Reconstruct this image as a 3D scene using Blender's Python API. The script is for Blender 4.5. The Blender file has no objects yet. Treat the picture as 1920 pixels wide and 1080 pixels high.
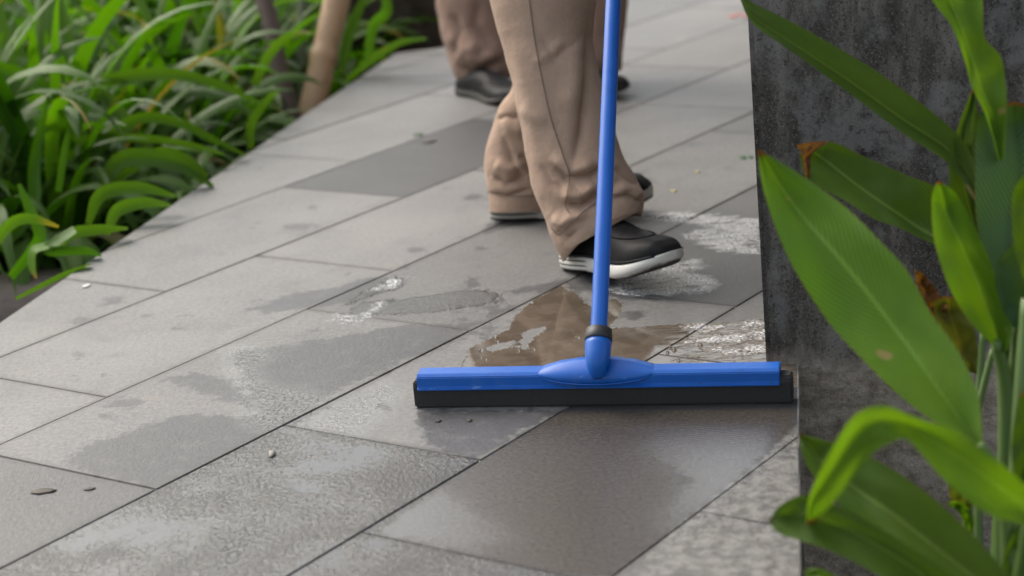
import bpy, bmesh, math, random
import numpy as np
from mathutils import Vector, Matrix
from mathutils import noise as mnoise
R = math.radians
random.seed(7); rng = np.random.default_rng(7)
S = bpy.context.scene; C = S.collection

# ------------------------------------------------------------------ camera
H = 0.778; FPX = 3571.7; PITCH = .28406; ROLL = .09186
f_ = Vector((0, math.cos(PITCH), -math.sin(PITCH))); r0 = Vector((1, 0, 0)); u0 = r0.cross(f_)
r_ = r0*math.cos(ROLL) - u0*math.sin(ROLL); u_ = r0*math.sin(ROLL) + u0*math.cos(ROLL)
cam = bpy.data.cameras.new('camera'); co = bpy.data.objects.new('camera', cam); C.objects.link(co); S.camera = co
m = Matrix((r_, u_, -f_)).transposed().to_4x4(); m.translation = (0, 0, H); co.matrix_world = m
cam.sensor_width = 36; cam.lens = FPX/1920*36; cam.clip_start = .05; cam.clip_end = 500
cam.dof.use_dof = True; cam.dof.focus_distance = 2.38; cam.dof.aperture_fstop = 4.2
# ------------------------------------------------------------------ sky, sun, exposure
W = bpy.data.worlds.new("World"); S.world = W; W.use_nodes = True
nt = W.node_tree; bg = nt.nodes['Background']
sky = nt.nodes.new('ShaderNodeTexSky'); sky.sky_type = 'NISHITA'; sky.sun_disc = False
SUN_EL, SUN_AZ = 46, -44          # azimuth from +y towards +x
sky.sun_elevation = R(SUN_EL); sky.sun_rotation = R(SUN_AZ); sky.air_density = 1.6; sky.dust_density = 5; sky.ozone_density = 1
hs = nt.nodes.new('ShaderNodeHueSaturation'); hs.inputs['Saturation'].default_value = .58
nt.links.new(sky.outputs[0], hs.inputs['Color']); nt.links.new(hs.outputs[0], bg.inputs[0]); bg.inputs[1].default_value = .15
sl = bpy.data.lights.new('sun', 'SUN'); sl.energy = .75; sl.angle = R(30); sl.color = (1, .96, .9)
so = bpy.data.objects.new('sun', sl); C.objects.link(so)
sd = Vector((math.sin(R(SUN_AZ))*math.cos(R(SUN_EL)), math.cos(R(SUN_AZ))*math.cos(R(SUN_EL)), math.sin(R(SUN_EL))))
so.rotation_euler = sd.to_track_quat('Z', 'Y').to_euler(); so.location = (-3, 5, 6)
S.view_settings.view_transform = 'Standard'; S.view_settings.look = 'None'; S.view_settings.gamma = 1
S.view_settings.use_curve_mapping = False; S.view_settings.exposure = .8
S.cycles.max_bounces = 8; S.cycles.use_denoising = True

# ------------------------------------------------------------------ helpers
def ray(px, py): return f_ + r_*((px-960)/FPX) - u_*((py-540)/FPX)
def at(px, py, z=0.0):
    d = ray(px, py); t = (z-H)/d.z; return Vector((0, 0, H)) + d*t
def atd(px, py, depth): return Vector((0, 0, H)) + ray(px, py)*depth
def depth_of(p): return (Vector(p)-Vector((0, 0, H))).dot(f_)
def topx(P):
    v = P - np.array([0, 0, H]); z = v@np.array(f_)
    return 960+FPX*(v@np.array(r_))/z, 540-FPX*(v@np.array(u_))/z
def tag(o, label=None, cat=None, group=None, kind=None):
    if label: o['label'] = label
    if cat: o['category'] = cat
    if group: o['group'] = group
    if kind: o['kind'] = kind
    return o
def empty(name, loc, rz=0):
    o = bpy.data.objects.new(name, None); C.objects.link(o); o.location = loc; o.rotation_euler = (0, 0, rz); o.empty_display_size = .05; return o
def link(name, me, mat=None, parent=None, smooth=True):
    o = bpy.data.objects.new(name, me); C.objects.link(o)
    if mat: me.materials.append(mat)
    if smooth: me.polygons.foreach_set('use_smooth', [True]*len(me.polygons))
    if parent: o.parent = parent; o.matrix_parent_inverse = Matrix.Translation(-parent.location) if parent.rotation_euler.z == 0 else parent_inv(parent)
    return o
def parent_inv(p):
    return (Matrix.Translation(p.location) @ Matrix.Rotation(p.rotation_euler.z, 4, 'Z')).inverted()
def mesh(name, vs, fs, uv=None):
    me = bpy.data.meshes.new(name); me.from_pydata([tuple(v) for v in vs], [], fs); me.update()
    if uv is not None:
        l = me.uv_layers.new(name='UVMap'); li = np.zeros(len(me.loops), int); me.loops.foreach_get('vertex_index', li)
        l.data.foreach_set('uv', np.asarray(uv, float)[li].ravel())
    return me
def frombm(name, bm):
    me = bpy.data.meshes.new(name); bmesh.ops.recalc_face_normals(bm, faces=bm.faces); bm.to_mesh(me); bm.free(); return me
def cr(pts, n):
    """Catmull-Rom resample of a list of equal-length tuples to n rows"""
    P = np.array(pts, float); P = np.vstack([2*P[0]-P[1], P, 2*P[-1]-P[-2]]); k = len(pts)-1
    out = []
    for t in np.linspace(0, k, n):
        i = min(int(t), k-1); f = t-i; a, b, c, d = P[i:i+4]
        out.append(.5*((2*b)+(-a+c)*f+(2*a-5*b+4*c-d)*f*f+(-a+3*b-3*c+d)*f**3))
    return np.array(out)
def grid_faces(nr, nc, wrap=False):
    fs = []
    for i in range(nr-1):
        for j in range(nc if wrap else nc-1):
            k = (j+1) % nc; fs.append((i*nc+j, i*nc+k, (i+1)*nc+k, (i+1)*nc+j))
    return fs
def tube(path, rad, seg=14, caps=True):
    path = [Vector(p) for p in path]; n = len(path); vs = []
    rad = rad if hasattr(rad, '__len__') else [rad]*n
    prev = None
    for i, p in enumerate(path):
        t = (path[min(i+1, n-1)]-path[max(i-1, 0)]).normalized()
        if prev is None: a = t.orthogonal().normalized()
        else: a = (prev - t*prev.dot(t)).normalized()
        prev = a; b = t.cross(a)
        for k in range(seg):
            q = 2*math.pi*k/seg; vs.append(p+(a*math.cos(q)+b*math.sin(q))*rad[i])
    fs = grid_faces(n, seg, True)
    if caps: fs.append(tuple(range(seg))[::-1]); fs.append(tuple(range((n-1)*seg, n*seg)))
    return vs, fs
def merge(parts):
    V, F = [], []
    for v, f in parts:
        o = len(V); V += list(v); F += [tuple(i+o for i in q) for q in f]
    return V, F
# ---- material kit
class MT:
    def __init__(s, name):
        s.m = bpy.data.materials.new(name); s.m.use_nodes = True; s.t = s.m.node_tree; s.b = s.t.nodes['Principled BSDF']; s.out = s.t.nodes['Material Output']
    def n(s, typ, **kw):
        o = s.t.nodes.new('ShaderNode'+typ)
        for k, v in kw.items():
            if k in ('props',):
                for a, b in v.items(): setattr(o, a, b)
            else: s.set(o.inputs[k.replace('_', ' ') if k.replace('_', ' ') in o.inputs else int(k[1:])], v)
        return o
    def set(s, inp, v):
        if isinstance(v, bpy.types.NodeSocket): s.t.links.new(v, inp)
        elif isinstance(v, bpy.types.Node): s.t.links.new(v.outputs[0], inp)
        else:
            if hasattr(inp.default_value, '__len__') and hasattr(v, '__len__') and len(inp.default_value) == 4 and len(v) == 3: v = (*v, 1)
            inp.default_value = v
    def math(s, op, a, b=None, c=None, clamp=False):
        o = s.t.nodes.new('ShaderNodeMath'); o.operation = op; o.use_clamp = clamp
        for i, v in enumerate((a, b, c)):
            if v is not None: s.set(o.inputs[i], v)
        return o.outputs[0]
    def mix(s, f, a, b, blend='MIX'):
        o = s.t.nodes.new('ShaderNodeMix'); o.data_type = 'RGBA'; o.blend_type = blend
        s.set(o.inputs[0], f); s.set(o.inputs[6], a); s.set(o.inputs[7], b); return o.outputs[2]
    def mixf(s, f, a, b):
        o = s.t.nodes.new('ShaderNodeMix'); s.set(o.inputs[0], f); s.set(o.inputs[2], a); s.set(o.inputs[3], b); return o.outputs[0]
    def ss(s, v, lo, hi):
        o = s.t.nodes.new('ShaderNodeMapRange'); o.interpolation_type = 'SMOOTHSTEP'; s.set(o.inputs[0], v); o.inputs[1].default_value = lo; o.inputs[2].default_value = hi; return o.outputs[0]
    def noise(s, scale, detail=4, rough=.5, vec=None, stretch=None, out=0, dist=0):
        if vec is None: vec = s.coord()
        if stretch:
            mp = s.t.nodes.new('ShaderNodeMapping'); mp.inputs['Scale'].default_value = stretch; s.set(mp.inputs[0], vec); vec = mp.outputs[0]
        o = s.t.nodes.new('ShaderNodeTexNoise'); s.set(o.inputs['Vector'], vec); o.inputs['Scale'].default_value = scale; o.inputs['Detail'].default_value = detail; o.inputs['Roughness'].default_value = rough; o.inputs['Distortion'].default_value = dist
        return o.outputs[out]
    def coord(s, k='Object'):
        if not hasattr(s, 'tc'): s.tc = s.t.nodes.new('ShaderNodeTexCoord')
        return s.tc.outputs[k]
    def attr(s, name):
        o = s.t.nodes.new('ShaderNodeAttribute'); o.attribute_name = name; return o.outputs['Fac']
    def bump(s, h, strength=1, dist=.001, normal=None):
        o = s.t.nodes.new('ShaderNodeBump'); s.set(o.inputs['Height'], h); s.set(o.inputs['Strength'], strength); o.inputs['Distance'].default_value = dist
        if normal is not None: s.set(o.inputs['Normal'], normal)
        return o.outputs[0]
    def P(s, **kw):
        for k, v in kw.items(): s.set(s.b.inputs[k.replace('_', ' ')], v)
        return s.m
    def ramp(s, f, stops):
        o = s.t.nodes.new('ShaderNodeValToRGB'); s.set(o.inputs[0], f); e = o.color_ramp.elements
        while len(e) < len(stops): e.new(.5)
        for i, (p, c) in enumerate(stops): e[i].position = p; e[i].color = (*c, 1)
        return o.outputs[0]

# ================================================================== PAVING
TH = .63313; dA = np.array([math.sin(TH), math.cos(TH)]); dB = np.array([-math.cos(TH), math.sin(TH)]); K = .8163
Dl = [-.3, .06, .416, .775, 1.134, 1.496, 1.857, 2.219, 2.567, 2.92]
while Dl[-1] < 9.5: Dl.append(Dl[-1]+.357)
Dl = [d*K for d in Dl]
off = {3: None, 4: 1.669, 5: 1.93, 6: 1.667, 7: 1.92, 8: 2.40, 9: 3.395}
sj = float(np.array(at(1385, 972)[:2])@dA)/K; off[3] = sj
pathL = lambda y: K*(-.937+.236*(y/K-3.347))
pathR = lambda y: K*(.411+.167*(y/K-2.676))
yb = 6.05*K
outline = [(pathL(.6), .6), (pathR(.6), .6), (pathR(9.5), 9.5), (.2, 9.5), (.02, 6.2*K), (-.176*K, 6.057*K), (pathL(yb), yb)]
def inpoly(x, y, poly):
    c = False; n = len(poly)
    for i in range(n):
        x1, y1 = poly[i]; x2, y2 = poly[i-1]
        if (y1 > y) != (y2 > y) and x < (x2-x1)*(y-y1)/(y2-y1)+x1: c = not c
    return c
bm = bmesh.new(); te = bm.verts.layers.float.new('joint_near'); tl = bm.verts.layers.float.new('tile_wet'); tn = bm.verts.layers.float.new('tile_tone')
P_ = .735*K; J = .0007
mx = 0
for i in range(len(Dl)-1):
    d0, d1 = Dl[i], Dl[i+1]; o = off.get(i); o = (1.3+.367*(i % 2)+.05*(i % 3)) if o is None else o
    o = (o*K) % P_
    for k in range(-2, 18):
        s0 = o+k*P_; s1 = s0+P_
        cs = [(s, d) for s in (s0, (s0+s1)/2, s1) for d in (d0, d1)]
        pts = [s*dA+d*dB for s, d in cs]
        if not any(inpoly(p[0], p[1], outline) for p in pts) : continue
        cy = pts[2][1]; step = .008 if cy < 2.9 else (.016 if cy < 4 else .05)
        ns = max(2, int(P_/step)); nd = max(2, int((d1-d0)/step))
        ss_ = [s0+J, s0+J+.0012]+list(np.linspace(s0+.012, s1-.012, ns))+[s1-J-.0012, s1-J]
        dd_ = [d0+J, d0+J+.0012]+list(np.linspace(d0+.012, d1-.012, nd))+[d1-J-.0012, d1-J]
        # tone and wetness of the whole slab
        si = round((s0/K-1.1)/.735); wet = 0.; tone = random.uniform(-1, 1)*.35
        sc = (s0+P_/2)/K
        if i == 8 and 3.13 < sc < 3.87: wet = .55; tone = -1.1        # one dark wet slab
        if i == 5 and sc < 1.93: wet = .75; tone = -.5
        if i == 5 and 1.93 < sc < 2.66: wet = .12; tone = .4
        if i == 4 and sc < 1.67: wet = .75; tone = -.4
        if i == 4 and sc > 1.67 and sc < 2.41: wet = 1.; tone = .0
        if i == 6 and sc < 1.667: wet = .35; tone = -.3
        if i == 6 and 2.4 < sc < 3.14: wet = .05; tone = -.15
        if i == 5 and sc > 2.66 and sc < 3.39: wet = .4; tone = -.35
        if i == 3: wet = .3; tone = .25
        if i == 8 and sc < 3.13: tone = .15
        if i == 9: tone = .25
        if i == 7 and sc < 2.655: tone = .2
        if i <= 6: tone -= .28
        h = random.uniform(-.0004, .0004); J = random.uniform(.0004, .0011)
        ss_ = [s0+J, s0+J+.0012]+list(np.linspace(s0+.012, s1-.012, ns))+[s1-J-.0012, s1-J]; dd_ = [d0+J, d0+J+.0012]+list(np.linspace(d0+.012, d1-.012, nd))+[d1-J-.0012, d1-J]
        rows = []
        for a, s in enumerate(ss_):
            row = []
            for b, d in enumerate(dd_):
                p = s*dA+d*dB; z = h
                if a in (0, len(ss_)-1) or b in (0, len(dd_)-1): z = -.0022
                v = bm.verts.new((p[0], p[1], z)); v[te] = min(s-s0, s1-s, d-d0, d1-d, .04); v[tl] = wet; v[tn] = tone; row.append(v)
            rows.append(row)
        for a in range(len(rows)-1):
            for b in range(len(dd_)-1):
                bm.faces.new((rows[a][b], rows[a+1][b], rows[a+1][b+1], rows[a][b+1]))
for i in range(len(outline)):
    p = outline[i]; q = outline[(i+1) % len(outline)]; n = Vector((q[1]-p[1], p[0]-q[0], 0)).normalized()
    near = [f for f in bm.faces if -.1 < (f.calc_center_median()-Vector((*p, 0))).dot(n) < .1]
    geo = set(near)
    for f in near: geo.update(f.edges); geo.update(f.verts)
    bmesh.ops.bisect_plane(bm, geom=list(geo), plane_co=(*p, 0), plane_no=n)
kill = [f for f in bm.faces if not inpoly(*f.calc_center_median()[:2], outline)]
bmesh.ops.delete(bm, geom=kill, context='FACES')
me = bpy.data.meshes.new('paving')
for f in bm.faces:
    if f.normal.z < 0: f.normal_flip()
bm.to_mesh(me); bm.free()
V = np.zeros(len(me.vertices)*3); me.vertices.foreach_get('co', V); V = V.reshape(-1, 3)
def sdf(poly):
    """signed distance (positive inside) of all paving vertices to a pixel-traced ground polygon"""
    P = np.array([at(*q)[:2] for q in poly]); X = V[:, :2]; dmin = np.full(len(X), 1e9); ins = np.zeros(len(X), bool)
    for i in range(len(P)):
        a = P[i]; b = P[i-1]; ab = b-a; t = np.clip(((X-a)@ab)/(ab@ab), 0, 1)
        dmin = np.minimum(dmin, np.linalg.norm(X-a-t[:, None]*ab, axis=1))
        c = ((a[1] > X[:, 1]) != (b[1] > X[:, 1])) & (X[:, 0] < (b[0]-a[0])*(X[:, 1]-a[1])/(b[1]-a[1]+1e-12)+a[0]); ins ^= c
    return np.where(ins, dmin, -dmin)
def blob(px, py, rx, ry, n=14, jit=.25):
    return [(px+rx*math.cos(q)*(1+random.uniform(-jit, jit)), py+ry*math.sin(q)*(1+random.uniform(-jit, jit))) for q in [2*math.pi*i/n for i in range(n)]]
def field(polys, neg=()):
    f = np.full(len(V), -1.)
    for p in polys: f = np.maximum(f, sdf(p))
    for p in neg: f = np.minimum(f, -sdf(p))
    return np.clip(f, -.06, .06)
pud = field([[(862, 690), (880, 655), (905, 640), (950, 618), (968, 590), (1000, 562), (1040, 540), (1062, 530), (1078, 548), (1100, 572), (1128, 575), (1150, 556), (1168, 570), (1162, 590), (1142, 612), (1200, 613), (1280, 607), (1340, 605), (1436, 598), (1500, 598), (1500, 725), (1470, 728), (1300, 725), (1000, 728), (870, 728), (850, 705)]],
             [[(905, 655), (930, 645), (968, 638), (960, 648), (925, 660)], [(972, 652), (985, 620), (1020, 612), (1022, 622), (1000, 632), (988, 655)], [(1150, 615), (1200, 612), (1180, 604), (1150, 606)]])
strip = field([[(640, 572), (700, 535), (740, 517), (762, 522), (745, 542), (700, 552), (660, 568)], [(632, 600), (680, 565), (760, 560), (860, 545), (905, 543), (935, 552), (930, 566), (890, 575), (800, 585), (740, 590), (690, 588), (660, 604)]])
wetp = [[(465, 580), (540, 553), (620, 540), (690, 522), (760, 515), (720, 545), (640, 570), (540, 580), (500, 590)],
        [(860, 540), (880, 520), (905, 522), (890, 540)], [(955, 545), (1000, 535), (1062, 522), (1075, 530), (1100, 570), (1090, 575), (1060, 540), (1000, 548), (960, 552)],
        [(900, 590), (950, 575), (985, 568), (950, 583), (915, 596)],
        [(305, 712), (370, 700), (430, 712), (470, 740), (500, 765), (470, 770), (420, 750), (360, 730)],
        [(120, 868), (150, 840), (230, 815), (300, 790), (360, 775), (440, 785), (520, 770), (620, 760), (560, 800), (480, 840), (380, 890), (300, 915), (180, 890)],
        [(440, 660), (520, 650), (640, 630), (760, 610), (880, 605), (860, 640), (770, 670), (640, 730), (560, 780), (500, 770), (460, 720)],
        [(780, 768), (1060, 768), (890, 862), (840, 850), (800, 832), (784, 805)], blob(232, 755, 30, 11), blob(200, 780, 12, 5), blob(1180, 590, 24, 9), blob(722, 765, 16, 7), blob(890, 370, 22, 5), blob(778, 468, 16, 5), blob(790, 266, 18, 5), blob(835, 262, 14, 4),
        blob(215, 564, 22, 7), blob(150, 600, 18, 5), blob(1300, 272, 20, 4), blob(560, 425, 30, 6),
        [(915, 420), (960, 400), (1030, 400), (1040, 410), (960, 425), (905, 440)], [(1130, 525), (1260, 545), (1340, 555), (1250, 562), (1160, 560), (1140, 545)],
        [(1060, 440), (1130, 500), (1200, 545), (1150, 560), (1090, 520)]]
for _ in range(60):
    x = random.uniform(60, 1400); y = random.uniform(300, 720); r = random.uniform(2, 7); wetp.append(blob(x, y, r*1.7, r*.6, 8))
for _ in range(24):
    x = random.uniform(830, 960); y = random.uniform(560, 640); r = random.uniform(3, 8); wetp.append(blob(x, y, r*1.8, r*.6, 8))
wet = field(wetp, )
foam = field([[(1140, 545), (1180, 515), (1240, 500), (1300, 488), (1318, 500), (1290, 508), (1345, 530), (1330, 545), (1250, 552), (1180, 552)],  # areas of painted sky glints and wet sheen by the shoe and puddle, not suds
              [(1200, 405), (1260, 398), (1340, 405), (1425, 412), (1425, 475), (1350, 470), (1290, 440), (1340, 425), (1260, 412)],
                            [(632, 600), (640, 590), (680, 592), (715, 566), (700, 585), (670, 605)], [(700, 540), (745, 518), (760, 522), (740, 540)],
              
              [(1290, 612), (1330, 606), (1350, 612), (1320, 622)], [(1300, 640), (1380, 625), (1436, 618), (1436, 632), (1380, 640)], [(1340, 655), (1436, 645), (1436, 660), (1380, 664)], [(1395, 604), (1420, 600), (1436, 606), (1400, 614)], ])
film = field([[(428, 655), (460, 652), (500, 668), (470, 690), (480, 720), (520, 735), (560, 730), (545, 760), (500, 805), (470, 790), (455, 740), (440, 700)], [(470, 760), (520, 740), (600, 745), (580, 790), (520, 812), (480, 800)], [(560, 800), (640, 755), (720, 720), (745, 735), (700, 790), (640, 830)], [(520, 800), (560, 790), (600, 815), (560, 850), (530, 870), (480, 870)], [(395, 1070), (420, 1000), (440, 960), (480, 950), (560, 960), (540, 990), (470, 1040), (430, 1080)],
              [(690, 1000), (740, 960), (790, 930), (830, 920), (860, 940), (960, 1010), (880, 1030), (790, 1020)], [(400, 890), (520, 895), (620, 900), (640, 920), (540, 925), (430, 915)],
              [(1130, 800), (1480, 790), (1470, 830), (1400, 900), (1300, 980), (1230, 1010), (1220, 980), (1280, 900), (1200, 840)]])
lime = field([[(1240, 1010), (1330, 940), (1420, 870), (1500, 790), (1500, 1080), (1180, 1085)]])
sweep = field([[(540, 800), (640, 750), (780, 672), (870, 640), (900, 735), (880, 770), (900, 860)], [(780, 775), (1490, 765), (1480, 850), (1240, 1010), (1150, 1080), (1050, 1077), (700, 1000), (880, 870)]])
for nm, f in (('a_pud', pud), ('a_strip', strip), ('a_wet', wet), ('a_glint_paint', foam), ('a_film', film), ('a_lime', lime), ('a_sweep', sweep)):  # foam holds the areas of painted sky glints and wet sheen
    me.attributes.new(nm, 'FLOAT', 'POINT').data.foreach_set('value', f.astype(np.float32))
M = MT('stone_paving')
g1 = M.noise(900, 3, .7); g2 = M.noise(140, 5, .65); g3 = M.noise(6, 4, .5); g4 = M.noise(26, 5, .6); edge = M.noise(45, 5, .6)
edge2 = M.noise(160, 4, .6)
en = M.math('MULTIPLY_ADD', edge, .03, -.015); en = M.math('MULTIPLY_ADD', edge2, .012, M.math('ADD', en, -.006))
def F(name, lo=-.0015, hi=.0015, k=1.):
    return M.ss(M.math('MULTIPLY_ADD', en, k, M.attr(name)), lo, hi)
tw0 = M.attr('tile_wet'); mud = M.math('MULTIPLY', M.ss(M.math('MULTIPLY_ADD', M.noise(60, 6, .7, stretch=(2.6, .7, 1), dist=.6), .022, M.math('MULTIPLY_ADD', en, .5, M.math('ADD', M.attr('a_pud'), -.011))), -.0012, .0015), 1.0); st = M.math('MULTIPLY', F('a_strip', -.006, .006, k=1.3), .8); wt = M.math('MULTIPLY', M.ss(M.math('MULTIPLY_ADD', M.noise(55, 7, .72), .075, M.math('MULTIPLY_ADD', en, 1.1, M.math('ADD', M.attr('a_wet'), -.0375))), -.006, .006), M.math('MULTIPLY_ADD', M.ss(M.noise(34, 5, .65), .3, .5), .35, .65)); fo = F('a_glint_paint', -.012, .008, 2.0); fi = M.math('MULTIPLY', F('a_film', -.03, .02, 1.6), M.math('MAXIMUM', M.math('MULTIPLY', F('a_sweep', -.006, .006, .5), M.ss(tw0, .8, 1.)), M.ss(M.noise(190, 4, .75, stretch=(1, .8, 1)), .3, .56))); li = F('a_lime', -.004, .004, .5); sw = F('a_sweep', -.006, .006, .5)
tw = M.attr('tile_wet'); tt = M.attr('tile_tone')
twn = M.math('MULTIPLY', M.math('MULTIPLY', M.ss(tw, .56, .66), M.ss(tw, .98, .8)), M.ss(M.math('MULTIPLY_ADD', M.noise(170, 4, .7, stretch=(1, .8, 1)), .55, M.math('MULTIPLY_ADD', g4, .35, M.math('MULTIPLY', g3, .7))), .64, .9))
W_ = M.math('MAXIMUM', M.math('MAXIMUM', M.math('MAXIMUM', fo, M.math('MULTIPLY', wt, .9)), tw), M.math('MAXIMUM', mud, M.math('MULTIPLY', st, .6)))
dry = M.mix(M.ss(g2,.3,.7), (.163, .158, .15), (.262, .255, .243)); dry = M.mix(M.math('MULTIPLY', M.ss(M.noise(2.2, 3), .4, .65), .35), dry, (.275, .262, .243)); dry = M.mix(M.ss(g3, .3, .7), M.mix(1, dry, (.87, .87, .88), 'MULTIPLY'), dry)
# darker specks of the basalt and warm mineral spots
spk = M.ss(M.noise(300, 3, .6), .62, .7); dry = M.mix(M.math('MULTIPLY', spk, .55), dry, (.07, .07, .07))
warm = M.ss(M.noise(18, 4, .6), .62, .75); dry = M.mix(M.math('MULTIPLY', warm, .35), dry, (.33, .27, .2))
dark = M.ss(M.noise(11, 6, .66, dist=.4), .5, .7); dry = M.mix(M.math('MULTIPLY', dark, .42), dry, (.12, .12, .125))
jn = M.math('MULTIPLY', M.ss(M.math('MULTIPLY_ADD', M.noise(28, 6, .7), -.03, M.math('ADD', M.attr('joint_near'), .012)), .012, -.002), .5); dry = M.mix(jn, dry, (.1, .088, .075))
tonef = M.math('MULTIPLY_ADD', tt, .34, .79); dry = M.mix(1, dry, M.n('CombineXYZ', X=tonef, Y=tonef, Z=tonef), 'MULTIPLY')
wetc = M.mix(1, dry, (.32, .325, .36), 'MULTIPLY')
col = M.mix(W_, dry, wetc)
col = M.mix(M.math('MULTIPLY', sw, M.math('MULTIPLY', M.ss(tw, .8, 1.), .85)), col, M.mix(M.ss(M.noise(200, 4, .7), .35, .65), (.05, .042, .034), (.088, .075, .06)))
mudc = M.mix(M.ss(M.noise(30, 5, .6), .35, .65), (.085, .066, .048), (.125, .1, .076)); col = M.mix(mud, col, mudc)
lc = M.mix(M.ss(M.noise(55, 8, .8, dist=.3), .38, .62), (.075, .07, .064), (.25, .24, .22)); col = M.mix(M.math('MULTIPLY', li, .85), col, lc)
glint_speck = M.ss(M.noise(240, 4, .75, stretch=(.9, 1.6, 1)), .47, .53); glint_mix = M.math('MULTIPLY', M.math('MULTIPLY', fo, glint_speck), M.ss(M.noise(48, 4, .7, stretch=(.6, 1.3, 1)), .36, .5)); col = M.mix(glint_mix, col, (.86, .87, .88))  # sky glints on the water painted into the base colour as near-white speckles
# roughness
ro = M.mixf(W_, .52, .4); ro = M.mixf(M.math('MULTIPLY', twn, .95), ro, .16); ro = M.mixf(M.math('MULTIPLY', sw, tw), ro, .2); ro = M.mixf(fi, ro, .09); ro = M.mixf(fo, ro, .15); ro = M.mixf(M.math('MAXIMUM', mud, M.math('MULTIPLY', st, .9)), ro, .03)
# heights
fl = M.math('SUBTRACT', 1, M.math('MULTIPLY', M.math('MAXIMUM', mud, M.math('MAXIMUM', M.math('MULTIPLY', sw, .5), M.math('MULTIPLY', M.math('MAXIMUM', fi, twn), .8))), .97))
hh = M.math('MULTIPLY_ADD', g1, .35, M.math('MULTIPLY', g2, .65)); hh = M.math('MULTIPLY', hh, fl)
wv = M.t.nodes.new('ShaderNodeTexWave'); wv.bands_direction = 'Y'; wv.inputs['Scale'].default_value = 55; wv.inputs['Distortion'].default_value = 1.2; wv.inputs['Detail'].default_value = 2; M.set(wv.inputs['Vector'], M.coord())
hh = M.math('MULTIPLY_ADD', M.math('MULTIPLY', wv.outputs[1], .13), sw, hh)
b1 = M.bump(M.math('MULTIPLY_ADD', M.math('MULTIPLY', M.noise(230, 4, .7, stretch=(1, .7, 1)), fl), M.math('MULTIPLY', M.math('MULTIPLY_ADD', tw, 1.2, .5), M.math('SUBTRACT', 1, M.math('MULTIPLY', M.ss(tw, .8, 1), .75))), hh), .8, .0013)
rip = M.noise(34, 3, .5, stretch=(.6, 1.5, 1), dist=1.0)
sxr = M.n('SeparateXYZ', Vector=M.coord()).outputs[0]; ripm = M.math('MULTIPLY', mud, M.ss(sxr, .17, .27))
b2 = M.bump(M.math('MULTIPLY_ADD', rip, M.math('MULTIPLY', ripm, 1.0), M.math('MULTIPLY', M.math('MAXIMUM', mud, st), .7)), 1, .004, b1)
b3 = M.bump(M.math('MULTIPLY', M.noise(210, 3, .6), M.math('MAXIMUM', fo, M.math('MULTIPLY', st, .6))), 1, .003, b2)
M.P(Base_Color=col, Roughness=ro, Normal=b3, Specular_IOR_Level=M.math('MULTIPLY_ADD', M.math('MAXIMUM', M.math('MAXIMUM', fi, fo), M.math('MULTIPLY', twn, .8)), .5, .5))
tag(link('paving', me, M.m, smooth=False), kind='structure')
# joint bed under the slabs and the vertical slab edge
M = MT('joint_mortar'); M.P(Base_Color=M.mix(M.noise(60), (.14, .12, .1), (.28, .24, .2)), Roughness=.9)
bed = [(x, y, -.0021) for x, y in outline]; bo = [(x, y, -.42) for x, y in outline]; n = len(outline)
joint = M.m
tag(link('paving_joints', mesh('paving_joints', bed, [tuple(range(n))]), joint, smooth=False), kind='structure')
M = MT('slab_edge'); sz = M.n('SeparateXYZ', Vector=M.coord()).outputs[2]
c = M.mix(M.noise(30, 6, .7), (.06, .052, .045), (.2, .18, .16)); c = M.mix(M.ss(sz, -.022, -.018), c, (.3, .285, .265))
M.P(Base_Color=c, Roughness=.85, Normal=M.bump(M.noise(120, 6, .7), 1, .004))
vs = []; fs = []
for i in range(n):
    p = Vector((*outline[i], 0)); q = Vector((*outline[(i+1) % n], 0)); L = (q-p).length; k = max(2, int(L/.03)); nn = Vector(((q-p).y, -(q-p).x, 0)).normalized()
    b0 = len(vs); prof = [(0, 0.0), (.0015, -.001), (.002, -.02), (-.004, -.022), (-.004, -.18), (.0, -.42)]
    for a in range(k+1):
        pp = p.lerp(q, a/k)
        for dz in prof:
            w = mnoise.noise(Vector((pp.x*40, pp.y*40, dz[1]*60)))*.0012 if dz[1] < -.0005 else 0
            vs.append(pp+nn*(dz[0]+w)+Vector((0, 0, dz[1])))
    for a in range(k):
        for j in range(len(prof)-1): fs.append((b0+a*6+j, b0+(a+1)*6+j, b0+(a+1)*6+j+1, b0+a*6+j+1))
tag(link('paving_edge', mesh('paving_edge', vs, fs), M.m, smooth=False), kind='structure')

# ================================================================== GROUND
M = MT('soil'); sn = M.noise(40, 8, .7)
M.P(Base_Color=M.ramp(sn, [(.3, (.012, .009, .006)), (.55, (.04, .03, .02)), (.75, (.09, .065, .045))]), Roughness=.95, Normal=M.bump(sn, 1, .02)); soil = M.m
tag(link('ground', mesh('ground', [(-60, -40, -.4), (60, -40, -.4), (60, 120, -.4), (-60, 120, -.4)], [(0, 1, 2, 3)]), soil, smooth=False), kind='structure')
# left planting bed, just below the path
NX, NY = 60, 90; vs = []
for j in range(NY):
    y = 3.5+j*.075
    for i in range(NX):
        t = i/(NX-1); x = pathL(y)-.004-t*4.5
        if y > yb: x = min(x + (y-yb)*1.2, outline[3][0]-.3-t*4.5)+0
        z = -.17+.1*t+mnoise.noise(Vector((x*5, y*5, 0)))*.03 - max(0, .02-t)*1.5
        vs.append((x, y, z))
tag(link('planting_bed', mesh('planting_bed', vs, [f[::-1] for f in grid_faces(NY, NX)]), soil), kind='structure')
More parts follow.
